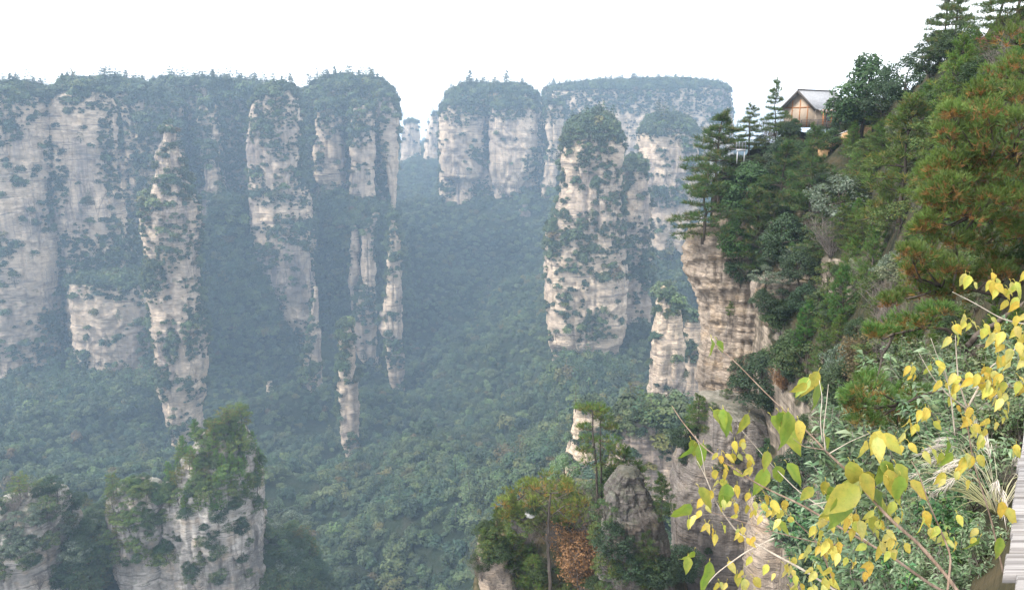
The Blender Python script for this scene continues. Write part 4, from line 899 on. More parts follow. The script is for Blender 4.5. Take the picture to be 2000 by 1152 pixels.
pad_pine('pine_tree', 'tall flat-topped pine with thin twin trunks on the knoll', [[(1168,985,0,.12),(1163,900,0,.11),(1158,850,0,.09),(1157,800,0,.06)],[(1176,985,.3,.11),(1173,900,.3,.09),(1172,830,.3,.06),(1174,812,.3,.04)]],
    [(1155,797,24,4),(1138,801,12,4),(1178,803,14,4),(1160,806,20,4),(1178,818,16,5),(1140,836,12,5),(1190,835,14,5),(1150,860,16,5),(1188,862,22,7),(1140,880,14,6),(1178,884,22,7),(1200,880,18,8),(1152,905,20,8),(1190,908,24,9)], 70, .4, 34, 9, (.095, .13, .026), (.16, .13, .03), .25, .05, .8)

# ================================================================ wooden house on the ridge
M_CREAM = flat_mat('cream_plaster', (.30, .24, .185), .8, 3, .12)
M_ORANGE = flat_mat('orange_timber', (.30, .125, .045), .6, 9, .3)
M_DARKWOOD = flat_mat('dark_timber', (.05, .042, .038), .7, 9, .3)
M_TILE = flat_mat('grey_roof_tiles', (.22, .225, .24), .7, 5, .25)
M_WHITE = flat_mat('white_paint', (.36, .36, .37), .6, 5, .08)
M_RED = flat_mat('red_cloth', (.55, .03, .03), .6, 5, .1)
M_GLASS = flat_mat('dark_glass', (.09, .11, .13), .15, 3, .2, .5)
HA = R(33); HO = unproj(1560, 248, 108); HSC = .86; hs = empty('wooden_house', HO, HA, HSC)
tag(hs, 'timber house with pale grey roof and orange posts perched on the wooded ridge', 'house')
W2, LEN, WH, RH = 2.9, 8.2, 3.0, 2.5
wl = MB(); th = .12
for sy in (-1, 1): wl.box((LEN / 2, sy * W2, WH / 2), (LEN, th, WH))
for x in (th / 2, LEN - th / 2):
    a = np.array([[x - th / 2, -W2 + .06, 0], [x - th / 2, W2 - .06, 0], [x - th / 2, W2 - .06, WH], [x - th / 2, 0, WH + RH - .15], [x - th / 2, -W2 + .06, WH]]); b = a + [th, 0, 0]
    wl.add(np.vstack([a, b]), [np.array([[0, 1, 2, 4], [5, 9, 7, 6], [0, 5, 6, 1], [1, 6, 7, 2], [4, 9, 5, 0], [2, 7, 8, 3], [3, 8, 9, 4]]), np.array([[4, 2, 3], [9, 8, 7]])])
wl.obj('wall', M_CREAM, hs)
sl = math.atan2(RH, W2); sll = math.hypot(RH, W2) + .75
for sgn in (-1, 1):
    rf = MB(); M = np.array([[1, 0, 0], [0, math.cos(sl), sgn * math.sin(sl)], [0, -sgn * math.sin(sl), math.cos(sl)]])
    cy, cz = sgn * (sll / 2 * math.cos(sl)), WH + RH + .1 - sll / 2 * math.sin(sl)
    rf.box((LEN / 2 - .1, cy, cz), (LEN + 1.5, sll, .1), M=M)
    for k in range(26):
        x = -.8 + (k + .5) * (LEN + 1.4) / 26; e0 = np.array([x, 0, WH + RH + .17]); e1 = np.array([x, sgn * sll * math.cos(sl), WH + RH + .17 - sll * math.sin(sl)])
        rf.tube([e0, e1], .055, 5)
    rf.obj('roof', M_TILE, hs)
rc = MB(); rc.tube([(-.9, 0, WH + RH + .22), (LEN + .7, 0, WH + RH + .22)], .12, 8); rc.obj('roof_ridge', M_DARKWOOD, hs)
for sgn in (-1, 1):
    bb = MB(); M = np.array([[1, 0, 0], [0, math.cos(sl), sgn * math.sin(sl)], [0, -sgn * math.sin(sl), math.cos(sl)]])
    bb.box((-.9, sgn * sll / 2 * math.cos(sl), WH + RH - .02 - sll / 2 * math.sin(sl)), (.06, sll, .34), M=M); bb.obj('barge_board', M_DARKWOOD, hs)
# porch roof along the long front, with posts, door, window
pr = MB(); M = np.array([[1, 0, 0], [0, math.cos(.3), -math.sin(.3)], [0, math.sin(.3), math.cos(.3)]])
pr.box((LEN / 2, -W2 - .75, WH - .42), (LEN + .4, 1.7, .1), M=M)
for k in range(22): 
    x = (k + .5) * LEN / 22; pr.tube([(x, -W2 - .02, WH - .13), (x, -W2 - 1.5, WH - .6)], .045, 4)
pr.obj('porch_roof', M_TILE, hs)
for x in (.15, 2.1, 4.1, 6.1, 8.0):
    p_ = MB(); p_.box((x, -W2 - 1.35, 1.2), (.17, .17, 2.4)); p_.obj('post', M_ORANGE, hs)
bm_ = MB(); bm_.box((LEN / 2, -W2 - 1.35, 2.46), (LEN + .3, .14, .2)); bm_.obj('beam', M_ORANGE, hs)
def framed(c, w, h, ny, mat, kind, frame=M_ORANGE):
    f = MB(); x, y, z = c
    for dx, dz, ww, hh in ((-w / 2, 0, .1, h + .1), (w / 2, 0, .1, h + .1), (0, h / 2, w - .1, .1), (0, -h / 2, w - .1, .1)): f.box((x + dx, y, z + dz), (ww, .1, hh))
    fo = f.obj(kind, frame, hs); g = MB(); g.box((x, y + .02 * ny, z), (w - .1, .04, h - .1)); g.obj('pane' if kind == 'window' else 'door_leaf', mat, fo)
framed((3.1, -W2 - .12, 1.45), 1.4, 1.3, 1, M_GLASS, 'window'); framed((5.2, -W2 - .12, 1.05), 1.0, 2.05, 1, M_ORANGE, 'door', M_DARKWOOD); framed((7.0, -W2 - .12, 1.45), 1.2, 1.2, 1, M_GLASS, 'window')
tm = MB()
for y in (-1.45, 0, 1.45): tm.box((-.03, y, WH / 2 + .6), (.06, .14, WH + 1.2))
tm.box((-.03, 0, WH), (.055, 5.6, .16)); tm.obj('gable_timber', M_ORANGE, hs)
# deck on stilts with its railing
dk = MB(); dk.box((3.6, -W2 - 1.4, -.08), (10.4, 3.6, .12)); dk.box((-.9, 0, -.085), (1.6, 6, .12)); dk.obj('deck', M_DARKWOOD, hs)
for k in range(5):
    x = -.9 + k * 2.3; p_ = MB(); p_.box((x, -W2 - 2.9, -1.4), (.2, .2, 2.55)); p_.box((x, -W2 - 1.6, -.25), (.16, 3.2, .2)); p_.obj('stilt', M_DARKWOOD, hs)
rl = MB()
for k in range(8): rl.box((-1.4 + k * 1.45, -W2 - 3.1, .5), (.11, .11, 1.04))
for z in (.35, .65, 1.0): rl.box((3.68, -W2 - 3.1, z), (10.3, .07, .07))
for k in range(1, 4): rl.box((-1.45, -W2 - 3.1 + k * 1.5, .5), (.11, .11, 1.04))
for z in (.35, .65, 1.0): rl.box((-1.45, -W2 - .8, z + .004), (.07, 4.5, .07))
rl.obj('railing', M_DARKWOOD, hs)
pn = MB()
for x0 in (2.3, 5.4): pn.box((x0 + 1.1, -W2 - 3.0, .45), (2.4, .03, .5))
pn.obj('white_panel', M_WHITE, hs)
cH, sH = math.cos(HA), math.sin(HA)
def on_house(x, y, z):
    x, y, z = x * HSC, y * HSC, z * HSC; return (HO[0] + cH * x - sH * y, HO[1] + sH * x + cH * y, HO[2] + z)
ln = empty('red_lantern', on_house(3.4, -W2 - 1.6, .6)); tag(ln, 'round red lantern hanging in the porch of the wooden house', 'lantern')
b_ = MB(); th_ = np.linspace(.12, math.pi - .12, 9)
prof = np.stack([.42 * np.sin(th_), .36 * np.cos(th_)], 1); a_ = np.linspace(0, 2 * math.pi, 14, endpoint=False)
Vl = np.stack([prof[:, 0:1] * np.cos(a_), prof[:, 0:1] * np.sin(a_), np.repeat(prof[:, 1:], 14, 1)], -1).reshape(-1, 3)
i = np.arange(8)[:, None] * 14; j = np.arange(14)[None]; k = (j + 1) % 14
b_.add(Vl, np.stack([i + j, i + 14 + j, i + 14 + k, i + k], -1).reshape(-1, 4)); b_.obj('shade', M_RED, ln, True)
c_ = MB(); c_.tube([(0, 0, .34), (0, 0, .42)], .12, 8); c_.tube([(0, 0, .4), (0, 0, 1.85)], .012, 4); c_.tube([(0, 0, -.42), (0, 0, -.34)], .12, 8); c_.obj('cap', M_ORANGE, ln)

# pale lookout frame and its railing left of the house
LO = unproj(1446, 318, 95); lf = empty('lookout_frame', LO, R(18), .66); tag(lf, 'small white post-and-beam lookout frame among the pines left of the house', 'lookout')
for x in (-.75, .75): p_ = MB(); p_.box((x, 0, .95), (.16, .16, 2.3)); p_.obj('post', M_WHITE, lf)
p_ = MB(); p_.box((0, 0, 2.28), (1.9, .24, .34)); p_.obj('beam', M_WHITE, lf)
p_ = MB(); p_.box((0, 1.2, 2.5), (2.3, 2.3, .1)); p_.obj('floor', M_DARKWOOD, lf)
p_ = MB()
for x in (-1, -.33, .33, 1): p_.box((x, .15, 3.1), (.08, .08, 1.1))
for z in (3.0, 3.35, 3.66): p_.box((0, .15, z), (2.15, .06, .07))
p_.obj('railing', flat_mat('grey_rail', (.2, .2, .22), .6), lf)

# footpath on the bench right of the house, with a short rail
fp_ = []
for px, py in ((1588, 300), (1606, 292), (1625, 285), (1645, 278), (1668, 268), (1690, 258)):
    g = ground(px, py); fp_.append(np.array(g) if g is not None else unproj(px, py, 95))
fp_ = np.array(fp_); M_PATH = soil_mat('path_earth', (.22, .13, .07), (.36, .23, .12), (.44, .32, .19), 2.5)
mb = MB(); t_ = np.linspace(0, 1, 30); C_ = np.stack([np.interp(t_, np.linspace(0, 1, 6), fp_[:, k]) for k in range(3)], 1)
Vp = []
for c in C_:
    for u, dz in ((-1.6, -1.3), (-1.3, .1), (0, .25), (1.2, .35), (1.6, -.5)): Vp.append(c + [0, u * 1.0, dz + .5])
Vp = np.array(Vp); Vp += .06 * rng.normal(size=Vp.shape); i = np.arange(29)[:, None] * 5; j = np.arange(4)[None]
mb.add(Vp, np.stack([i + j, i + j + 1, i + 6 + j, i + 5 + j], -1).reshape(-1, 4)); tag(mb.obj('footpath', M_PATH), None, None, None, 'structure')
rl_ = empty('railing', C_[10] + [0, -1.2, .6]); tag(rl_, 'short grey rail beside the orange footpath below the tall broadleaf tree', 'railing')
o0 = C_[10] + [0, -1.2, .6]
ps = [C_[k] + [0, -1.2, .6] - o0 for k in (8, 12, 16, 20, 24)]
for p in ps: q = MB(); q.box(p + [0, 0, .35], (.1, .1, .9)); q.obj('post', M_DARKWOOD, rl_)
for z in (.45, .72): q = MB(); q.tube(np.array(ps) + [0, 0, z], .05, 5); q.obj('rail', flat_mat('pale_rail', (.5, .48, .45), .7), rl_)

# ================================================================ board deck at the right edge
def plank_mat():
    t = NT('weathered_planks'); tc = t.n('ShaderNodeTexCoord').outputs['Object']
    g = t.noise(t.mapping(tc, (1.2, 110, 110)), 1, 3, .5); n = t.noise(t.mapping(tc, (3, 14, 3)), 1, 5, .6)
    rnd = t.n('ShaderNodeObjectInfo').outputs['Random']
    col = t.mix(t.ramp(g, [(.38, (0, 0, 0)), (.55, (1, 1, 1))]), (.11, .10, .097), (.25, .235, .23))
    col = t.mix(t.math('MULTIPLY', t.ramp(n, [(.45, (0, 0, 0)), (.7, (1, 1, 1))]), .4), col, (.16, .14, .125))
    col = t.n('ShaderNodeHueSaturation', {'Value': t.math('ADD', .85, t.math('MULTIPLY', rnd, .3)), 'Color': col}).outputs[0]
    bp = t.n('ShaderNodeBump', {'Height': g, 'Strength': .7, 'Distance': .004})
    return t.done(t.pbsdf(col, .7, bp.outputs[0], .25))
M_PLANK = plank_mat()
dk = empty('board_deck', (2, 2.4, -1.45)); tag(dk, 'weathered grey board walkway cut by the right edge of the picture', 'walkway')
y = 1.0; kk = 0
edge = lambda y: 1.674 + .698 * (y - 2.354)
while y < 4.3:
    pw = .131; m = MB(); x1 = 5.0; e = .006; V = []; j_ = random.uniform(-.008, .008) + (.035 if y < 2.28 else 0)
    for zz, q in ((-.03, 0), (.0, 0), (.005, e)):
        for a, b in ((-1, -1), (1, -1), (1, 1), (-1, 1)):
            yy = y + b * (pw / 2 - q); V.append((edge(yy) + j_ + q if a < 0 else x1 - q, yy, zz))
    F = [(l * 4 + q, l * 4 + (q + 1) % 4, l * 4 + 4 + (q + 1) % 4, l * 4 + 4 + q) for l in range(2) for q in range(4)] + [(8, 9, 10, 11), (3, 2, 1, 0)]
    m.add(np.array(V) - [2, 2.4, 0], np.array(F)); o = m.obj('plank', M_PLANK, dk); o.location.z = random.uniform(-.003, .003)
    y += .139; kk += 1
m = MB()
for yy in (0,): m.tube([(1.0 - 2, .9 - 2.4, -.1), (1.94 - 2, 2.3 - 2.4, -.1), (2.55 - 2, 3.2 - 2.4, -.1), (3.36 - 2, 4.3 - 2.4, -.1)], .055, 6)
m.obj('joist', M_DARKWOOD, dk)
for x, yy in ((1.95, 2.3), (2.6, 3.2), (1.2, 1.2)): m = MB(); m.tube([(x - 2, yy - 2.4, -.15), (x - 2, yy - 2.4, -2.2)], .05, 7); m.obj('stilt', M_DARKWOOD, dk)

# ================================================================ leafy undergrowth just below the deck
def lance_bush(name, ns, nl, L, wd, base, tips, h=1.0, spread=.55, whorl=False, droop=.35):
    st = MB(); lf = MB()
    for s in range(ns):
        a = rng.uniform(0, 6.28); r = spread * rng.random() ** .6; e = np.array([math.cos(a) * r, math.sin(a) * r, h * rng.uniform(.45, 1.05)])
        p = wander((rng.normal() * .1, rng.normal() * .1, -.1), e, 8, .08); st.tube(p, np.linspace(.008, .0025, 8), 4)
        t = rng.uniform(.3, 1.02, nl) ** .7
        C = np.stack([np.interp(t, np.linspace(0, 1, 8), p[:, k]) for k in range(3)], 1)
        b = rng.uniform(0, 6.28, nl); D = np.stack([np.cos(b), np.sin(b), rng.uniform(-.2, .7, nl)], 1); D /= np.linalg.norm(D, axis=1)[:, None]
        S_ = np.cross(D, [0, 0, 1.]); S_ /= np.linalg.norm(S_, axis=1)[:, None]; U = np.cross(S_, D)
        l_ = (L * rng.uniform(.55, 1.2, nl))[:, None]; w_ = l_ * wd
        mid = C + D * l_ * .45 + U * l_ * .06; tip = C + D * l_ - np.array([0, 0, 1.]) * l_ * droop; q2 = C + D * l_ * .75 - np.array([0, 0, 1.]) * l_ * droop * .4
        roll = rng.normal(size=(nl, 1)) * .5; S2 = S_ + U * roll
        V = np.stack([C, mid - S2 * w_ + U * w_ * .35, mid, mid + S2 * w_ + U * w_ * .35, q2 - S2 * w_ * .7 + U * w_ * .2, q2, q2 + S2 * w_ * .7 + U * w_ * .2, tip], 1).reshape(-1, 3)
        o = np.arange(nl)[:, None] * 8
        F3 = np.vstack([o + [0, 2, 1], o + [0, 3, 2], o + [4, 5, 7], o + [5, 6, 7]]); F4 = np.vstack([o + [1, 2, 5, 4], o + [2, 3, 6, 5]])
        col = np.array(base) * rng.uniform(.65, 1.35, (nl, 1)) * rng.uniform(.9, 1.1, (nl, 3)); k = rng.random(nl) < tips[1]; col[k] = np.array(tips[0]) * rng.uniform(.7, 1.2, (k.sum(), 1))
        lf.add(V, [F3, F4], np.repeat(col, 8, 0))
    return st.build(name + '_stems', M_TWIG), lf.build(name + '_leaves', M_LEAF)
spec('lance', 'shrub', *[lance_bush('narrow_leaved_bush', 26, 42, .115, .13, (.105, .16, .085), ((.2, .26, .16), .25)) for _ in range(3)])
spec('laurel', 'shrub', *[lance_bush('broad_leaved_bush', 22, 32, .095, .24, (.055, .12, .045), ((.13, .2, .06), .2)) for _ in range(2)])
spec('tiny', 'shrub', *[lance_bush('small_leaved_bush', 30, 34, .07, .28, (.085, .13, .06), ((.17, .2, .11), .3), spread=.65) for _ in range(2)])
def plume_grass(name):
    st = MB(); lf = MB()
    for s in range(26):
        a = rng.uniform(0, 6.28); r = rng.uniform(.2, .8); q = np.array([math.cos(a) * r, math.sin(a) * r, rng.uniform(.3, .85)])
        t = np.linspace(0, 1, 9)[:, None]; p = np.array([0, 0, 0]) + q * t + np.array([0, 0, .55]) * np.sin(t * math.pi) * r
        st.tube(p + rng.normal(size=3) * .03, np.linspace(.004, .0015, 9), 3, (.42, .38, .28))
        if s % 2 == 0:
            for k in range(26):
                f = rng.uniform(.68, 1.0); c = np.array([np.interp(f, t[:, 0], p[:, m]) for m in range(3)]); d = (p[-1] - p[-3]); d /= np.linalg.norm(d); d = d + rand_dirs(1)[0] * .45; e = c + d * .13
                lf.tube(np.array([c, (c + e) / 2 + [0, 0, .008], e - [0, 0, .012]]), [.0035, .003, .001], 3, np.array((.62, .56, .5)) * rng.uniform(.75, 1.1))
        else:
            for k in range(3):
                a2 = a + rng.normal() * .5; e = np.array([math.cos(a2), math.sin(a2), .35]) * rng.uniform(.4, .9); pp = wander((0, 0, 0), e, 6, .03, -.22)
                st.tube(pp, [.006, .008, .008, .006, .004, .001], 3, (.28, .27, .14))
    M = leaf_mat('dry_grass', .3, .01, .2)
    return st.build(name + '_blades', M), lf.build(name + '_plumes', M)
spec('plume', 'grass tussock', plume_grass('plume_grass'))
NAMES.update(lance='narrow_leaved_bush', laurel='broad_leaved_bush', tiny='small_leaved_bush', plume='plume_grass')
LB2 = dict(lance='pale narrow-leaved bush in the bottom right undergrowth', laurel='glossy broad-leaved green bush in the bottom right undergrowth', tiny='fine-leaved pale bush in the bottom right undergrowth', twig='bare twiggy bush in the bottom right undergrowth')
BARE = []
DECKCLEAR = lambda px, py: px > 1925 - max(0, 1010 - py) * .0 and py > 880 or px > 1900 and py > 1100
fill(80, (1660, 830, 2010, 1240), ['lance', 'lance', 'laurel', 'tiny', 'lance'], (95, 190), LB2, 'undergrowth at the bottom right', w=(1.0, 1.5), tries=20)
fill(30, (1560, 1020, 1760, 1260), ['lance', 'tiny', 'twig', 'laurel'], (80, 150), LB2, 'undergrowth at the bottom right', w=(1.0, 1.5), tries=14)
fill(24, (1780, 720, 2040, 860), ['lance', 'tiny', 'tiny'], (70, 120), LB2, 'undergrowth at the bottom right', w=(1.0, 1.5), tries=14)
for px, py, h, lab in ((1905, 960, 150, 'pale plumed grass tussock behind the yellow leaves, upper one'), (1950, 1010, 170, 'pale plumed grass tussock next to the board walkway'), (1860, 1010, 130, 'pale plumed grass tussock lowest in the undergrowth'), (1985, 830, 110, 'silvery plumed grass under the yellow branch at the right edge')):
    at('plume', px, py, h, lab, w=1.1)

# ================================================================ yellow-leaved branches close to the camera
def ovate(mb, base, D, Nn, L, wd, col, col2, curl=.15):
    """one leaf: heart-shaped blade with a folded midrib; col at the base, col2 towards the margin"""
    D = D / np.linalg.norm(D); S_ = np.cross(D, Nn); S_ /= np.linalg.norm(S_) + 1e-9; U = np.cross(S_, D)
    ts = np.array([0, .1, .3, .55, .8, 1.0]); ws = np.array([.02, .34, .5, .40, .17, 0]) * wd
    V = []; T = []
    for t, w_ in zip(ts, ws):
        c = base + D * L * t - U * L * curl * t * t
        fold = .28
        for s in (-1, -.5, 0, .5, 1):
            V.append(c + S_ * s * w_ * L + U * abs(s) * w_ * L * fold - U * .03 * L * math.sin(t * 14) * abs(s)); k = min(1, abs(s) * .8 + .3 * t); T.append(np.array(col) * (1 - k) + np.array(col2) * k)
    n = len(ts); i = np.arange(n - 1)[:, None] * 5; j = np.arange(4)[None]
    mb.add(np.array(V), np.stack([i + j, i + j + 1, i + 6 + j, i + 5 + j], -1).reshape(-1, 4), np.array(T))
def yleaf_mat():
    t = NT('yellow_leaf'); at = t.n('ShaderNodeAttribute', attribute_name='tint').outputs['Color']; P = t.n('ShaderNodeNewGeometry').outputs['Position']
    n = t.noise(P, 55, 5, .65); sp = t.noise(P, 190, 3, .6); big = t.noise(P, 9, 2)
    col = t.mix(1, at, t.ramp(n, [(.3, (.7, .78, .7)), (.55, (1, 1, 1)), (.75, (1.12, 1.0, .8))]), 'MULTIPLY')
    col = t.mix(1, col, t.ramp(big, [(.35, (.8, .95, .9)), (.65, (1.08, 1, .9))]), 'MULTIPLY')
    col = t.mix(t.math('MULTIPLY', t.ramp(sp, [(.62, (0, 0, 0)), (.7, (1, 1, 1))]), .6), col, (.16, .08, .025))
    b = t.pbsdf(col, .5, t.n('ShaderNodeBump', {'Height': n, 'Strength': .35, 'Distance': .003}).outputs[0], .35)
    tr = t.n('ShaderNodeBsdfTranslucent', {'Color': col}).outputs[0]
    return t.done(t.n('ShaderNodeMixShader', {0: .4, 1: b, 2: tr}).outputs[0])
M_YLEAF = yleaf_mat()
M_STEM = bark_mat('brown_stem', (.13, .085, .06), (.27, .20, .155), 30)
M_PSTEM = bark_mat('pale_stem', (.28, .235, .19), (.46, .40, .33), 30)
GREENY = [((.30, .46, .04), (.40, .48, .05)), ((.42, .50, .05), (.52, .50, .06)), ((.24, .40, .05), (.36, .46, .05)), ((.48, .48, .05), (.60, .48, .05))]
YELLOW = [((.80, .66, .13), (.82, .62, .10)), ((.78, .58, .08), (.76, .48, .06)), ((.82, .72, .24), (.82, .66, .16)), ((.66, .64, .11), (.74, .62, .10))]
def shrub(name, label, stems, clusters):
    st0 = stems[0][1]; rt = empty(name, unproj(*st0[0][:2], st0[0][2])); b0 = np.array(rt.location); tag(rt, label, 'shrub')
    for (mat, pts, r0, r1) in stems:
        P = np.array([unproj(*p) for p in pts]); t = np.linspace(0, 1, len(P)); tt = np.linspace(0, 1, len(P) * 5)
        Q = np.stack([np.interp(tt, t, P[:, k]) for k in range(3)], 1)
        for _ in range(2): Q[1:-1] = (Q[:-2] + 2 * Q[1:-1] + Q[2:]) / 4
        m = MB(); m.tube(Q - b0, .62 * np.linspace(r0, r1, len(Q)) * rng.uniform(.88, 1.12, len(Q)), 7); m.obj('branch', mat, rt, True)
    lf = MB()
    for (px, py, Y, n, L, kind, sp) in clusters:
        for k in range(n):
            a = unproj(px + rng.normal() * sp, py + rng.normal() * sp * .7, Y + rng.normal() * .04)
            side = rng.uniform(-1, 1); D = np.array([side * .8, rng.uniform(-.5, .3), -1 + .5 * abs(side) * rng.random()]); Nn = np.array([rng.normal() * .5 + side * .3, -1, .35 + rng.normal() * .4])
            l_ = L * rng.uniform(.7, 1.15) * (.88 if kind == 'g' else .84); q_ = .47 if kind == 'g' else .58; c1, c2 = (GREENY if kind == 'g' else YELLOW)[rng.integers(4)]; v = rng.uniform(.85, 1.1)
            ovate(lf, a - b0, D, Nn, l_, rng.uniform(.40, .54) if kind == 'g' else rng.uniform(.44, .58), np.array(c1) * v * q_ + .012, np.array(c2) * v * q_ + .012, rng.uniform(.0, .4))
            q = a + np.array([-side * .012, .006, .011]); lf.tube(np.array([q, (q + a) / 2 + [0, 0, .004], a]) - b0, .0011, 4, (.5, .42, .1))
    lf.obj('leaves', M_YLEAF, rt)
    return rt
g = 'g'; yl = 'y'
shrub('yellow_leaved_shrub', 'long brown branch with yellow-green leaves arching left across the grey cliff',
  [(M_STEM, [(1905,1175,2.3),(1830,1150,2.35),(1740,1085,2.4),(1650,1035,2.45),(1565,985,2.5),(1480,946,2.55),(1375,875,2.6),(1330,820,2.65),(1312,792,2.7)], .0095, .002),
   (M_PSTEM, [(1700,1200,2.5),(1580,1118,2.5),(1500,1075,2.55),(1440,1040,2.6),(1400,985,2.6),(1378,930,2.62),(1362,900,2.62)], .0075, .002),
   (M_PSTEM, [(1366,1158,2.6),(1400,1118,2.6),(1455,1078,2.58),(1512,1050,2.55)], .0022, .005),
   (M_STEM, [(1640,1170,2.55),(1600,1060,2.55),(1545,1010,2.55),(1485,952,2.55)], .005, .002),
   (M_PSTEM, [(1700,1062,2.5),(1640,1015,2.5),(1560,960,2.52),(1500,900,2.55),(1440,830,2.6)], .005, .0015),
   (M_PSTEM, [(1378,930,2.62),(1370,880,2.62),(1358,850,2.62)], .003, .0012),
   (M_STEM, [(1650,1065,2.5),(1590,1058,2.5),(1500,1035,2.5),(1430,1012,2.52),(1390,1000,2.55)], .004, .0015)],
  [(1358,868,2.62,3,.115,g,10),(1412,800,2.6,1,.09,g,8),(1424,800,2.6,3,.125,g,12),(1345,985,2.6,1,.15,g,6),(1350,1085,2.6,1,.09,g,8),(1368,1078,2.6,1,.09,g,8),(1378,1092,2.6,1,.15,g,5),(1390,940,2.6,2,.13,g,14),
   (1432,862,2.6,4,.07,yl,14),(1440,890,2.6,5,.06,yl,18),(1418,925,2.6,5,.055,yl,20),(1460,925,2.6,5,.055,yl,18),(1385,970,2.6,7,.065,yl,24),(1382,1000,2.6,6,.065,yl,20),(1425,975,2.6,3,.055,yl,16),(1400,1030,2.6,3,.06,yl,14),(1437,985,2.6,3,.055,yl,12),(1450,1035,2.55,3,.055,yl,14),(1470,1040,2.55,3,.055,yl,14),
   (1495,912,2.55,1,.12,g,5),(1500,880,2.55,1,.10,g,5),(1512,908,2.55,1,.11,g,6),(1530,905,2.55,1,.10,g,6),(1490,978,2.52,5,.06,yl,14),(1515,980,2.52,6,.06,yl,16),(1470,1000,2.52,3,.055,yl,10),(1522,1022,2.5,1,.10,g,4),(1530,1015,2.5,3,.06,yl,8),
   (1440,1140,2.6,7,.07,yl,24),(1450,1120,2.6,2,.06,g,10),(1405,1140,2.6,3,.055,yl,14),(1500,1098,2.55,3,.055,yl,18),(1535,1110,2.55,6,.06,yl,18),(1550,1140,2.5,5,.07,yl,22),(1580,1140,2.5,4,.07,yl,22)])
shrub('yellow_leaved_shrub', 'rising brown branch with drooping lime-green leaves and a bare forked twig in the lower right',
  [(M_STEM, [(1885,1175,2.1),(1850,1125,2.15),(1795,1062,2.2),(1740,1015,2.2),(1690,960,2.25),(1655,920,2.3),(1612,880,2.3),(1590,855,2.35),(1500,772,2.4),(1438,708,2.45),(1395,670,2.5)], .0105, .0016),
   (M_PSTEM, [(1612,880,2.3),(1608,840,2.3),(1614,790,2.3),(1618,750,2.32)], .0035, .0012),(M_PSTEM, [(1606,862,2.3),(1602,820,2.3),(1606,775,2.3),(1600,742,2.32)], .003, .0012),
   (M_STEM, [(1612,878,2.3),(1570,872,2.3),(1548,855,2.32)], .003, .001),(M_PSTEM, [(1620,885,2.3),(1660,862,2.3),(1700,845,2.3)], .003, .001),
   (M_STEM, [(1850,1160,2.1),(1858,1085,2.15),(1835,1030,2.2),(1815,985,2.2),(1795,925,2.2),(1780,900,2.22)], .006, .0018),
   (M_PSTEM, [(1585,985,2.4),(1640,975,2.3),(1690,955,2.3)], .003, .0016)],
  [(1395,660,2.5,2,.085,g,9),(1590,738,2.32,3,.12,g,10),(1578,742,2.32,1,.07,g,6),(1500,808,2.38,1,.11,g,6),(1515,800,2.38,2,.13,g,9),(1540,812,2.36,2,.14,g,9),(1555,825,2.34,1,.09,yl,6),(1618,850,2.3,1,.075,g,3),
   (1668,910,2.25,4,.125,g,20),(1680,955,2.22,3,.15,g,14),(1650,958,2.22,2,.13,g,10),(1700,915,2.22,2,.12,g,10),(1725,905,2.2,2,.125,g,8),(1745,910,2.2,2,.14,g,8),(1768,925,2.2,2,.13,g,8),(1772,945,2.2,1,.14,yl,4),(1730,935,2.2,1,.12,g,5),(1690,855,2.25,2,.085,yl,8),(1718,850,2.25,3,.105,yl,8),
   (1590,955,2.35,3,.085,g,16),(1622,945,2.35,1,.09,g,4),(1640,1000,2.3,9,.075,yl,26),(1615,1030,2.35,6,.06,yl,22),(1660,1010,2.3,5,.075,yl,20),(1600,1060,2.4,6,.06,yl,22),(1590,1090,2.4,5,.06,yl,18),(1715,1010,2.25,4,.065,yl,10),(1735,1000,2.25,4,.07,yl,14),(1740,1048,2.25,5,.065,yl,12),(1750,1070,2.25,4,.06,yl,12),(1690,1040,2.3,5,.06,yl,20),(1660,1080,2.35,5,.06,yl,22),(1700,1090,2.35,3,.06,yl,20),
   (1800,1000,2.2,2,.07,yl,10),(1850,1035,2.2,5,.06,yl,18),(1845,1060,2.2,3,.06,yl,12),(1640,1110,2.4,4,.06,yl,20),(1625,1135,2.4,4,.065,yl,24),(1820,880,2.4,2,.06,yl,8),(1760,865,2.4,3,.055,yl,10),(1750,850,2.4,3,.055,yl,10)])
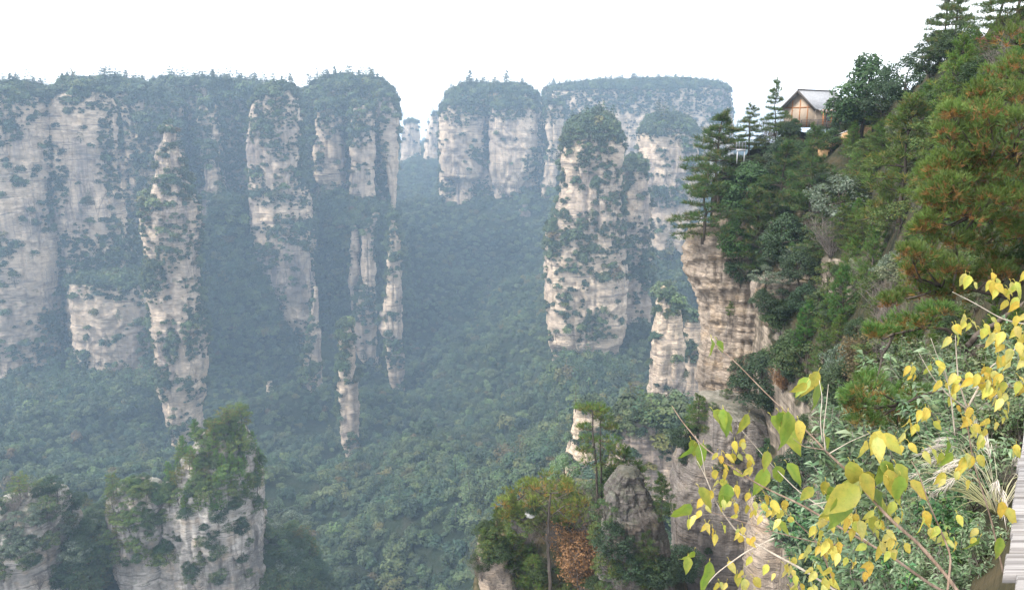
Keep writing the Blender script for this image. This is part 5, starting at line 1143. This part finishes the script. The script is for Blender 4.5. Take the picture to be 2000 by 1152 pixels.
shrub('yellow_leaved_shrub', 'upright pale stems with bright yellow leaves before the dark limbs at the right edge',
  [(M_PSTEM, [(1890,800,3.0),(1872,745,3.0),(1868,700,3.0),(1866,655,3.0)], .007, .002),(M_PSTEM, [(1888,798,3.0),(1850,770,3.0),(1820,735,3.0),(1795,690,3.0)], .006, .0016),(M_PSTEM, [(1865,850,3.0),(1858,780,3.0),(1848,730,3.0),(1832,700,3.0),(1818,660,3.0)], .005, .0016),
   (M_PSTEM, [(1890,795,3.0),(1915,750,3.0),(1935,715,3.0),(1975,690,3.0),(2020,640,3.0)], .007, .003),(M_PSTEM, [(2040,640,2.9),(1960,625,2.9),(1900,590,2.9),(1860,570,2.9)], .005, .0016),(M_STEM, [(2030,760,2.9),(1960,755,2.9),(1900,745,2.9),(1850,735,2.9)], .003, .0014),
   (M_STEM, [(1885,800,3.0),(1900,900,3.0),(1935,1010,3.0),(1960,1120,3.0)], .004, .006)],
  [(1905,535,2.9,2,.065,yl,8),(1940,555,2.9,6,.065,yl,18),(1980,560,2.9,7,.075,yl,20),(1960,545,2.9,4,.06,yl,16),(1990,590,2.9,4,.07,yl,14),(1868,630,3.,4,.075,yl,12),(1890,630,3.,2,.055,yl,8),(1935,632,2.9,4,.065,yl,12),(1955,640,2.9,3,.055,yl,10),(1868,655,3.,2,.065,yl,6),
   (1985,640,2.8,7,.085,yl,18),(1992,680,2.8,7,.08,yl,18),(1970,690,2.8,5,.075,yl,16),(1830,705,3.,3,.07,yl,8),(1785,715,3.,2,.065,yl,6),(1790,728,3.,2,.05,yl,6),(1850,745,3.,3,.07,yl,10),(1865,760,3.,5,.07,yl,12),(1905,725,2.9,6,.07,yl,18),(1920,745,2.9,7,.08,yl,16),(1950,750,2.9,7,.08,yl,16),(1940,720,2.9,4,.065,yl,14),(1985,745,2.9,5,.075,yl,14),(1960,770,2.9,5,.07,yl,14),
   (1800,805,3.,5,.07,yl,10),(1772,822,3.,2,.075,yl,6),(1795,825,3.,2,.07,yl,6),(1828,820,3.,2,.065,yl,6),(1905,800,2.9,5,.075,yl,18),(1890,830,2.9,6,.07,yl,18),(1920,840,2.9,5,.065,yl,14),(1950,810,2.9,4,.06,yl,16),(1885,885,2.8,6,.09,yl,14),(1845,880,2.8,3,.085,g,10),(1865,930,2.8,4,.075,yl,12),(1960,985,2.7,3,.09,yl,6),(1985,870,2.8,3,.06,yl,8),(1920,1045,2.7,1,.10,g,4),(1955,1050,2.7,1,.09,g,4),(1900,1045,2.7,2,.06,yl,8)])
# ================================================================ haze in the valley
t = NT('valley_haze'); pv = t.n('ShaderNodeVolumePrincipled', {'Color': HAZE_COLOR, 'Density': HAZE_DENSITY, 'Anisotropy': 0.0})
t.t.links.new(pv.outputs[0], t.out.inputs['Volume']); M_HAZE = t.m
hz = MB(); hz.box((0, 2300, (ZLOW - 2 + 104) / 2), (7200, 5000, 104 - (ZLOW - 2)))
o = hz.obj('haze', M_HAZE); tag(o, None, None, None, 'stuff')
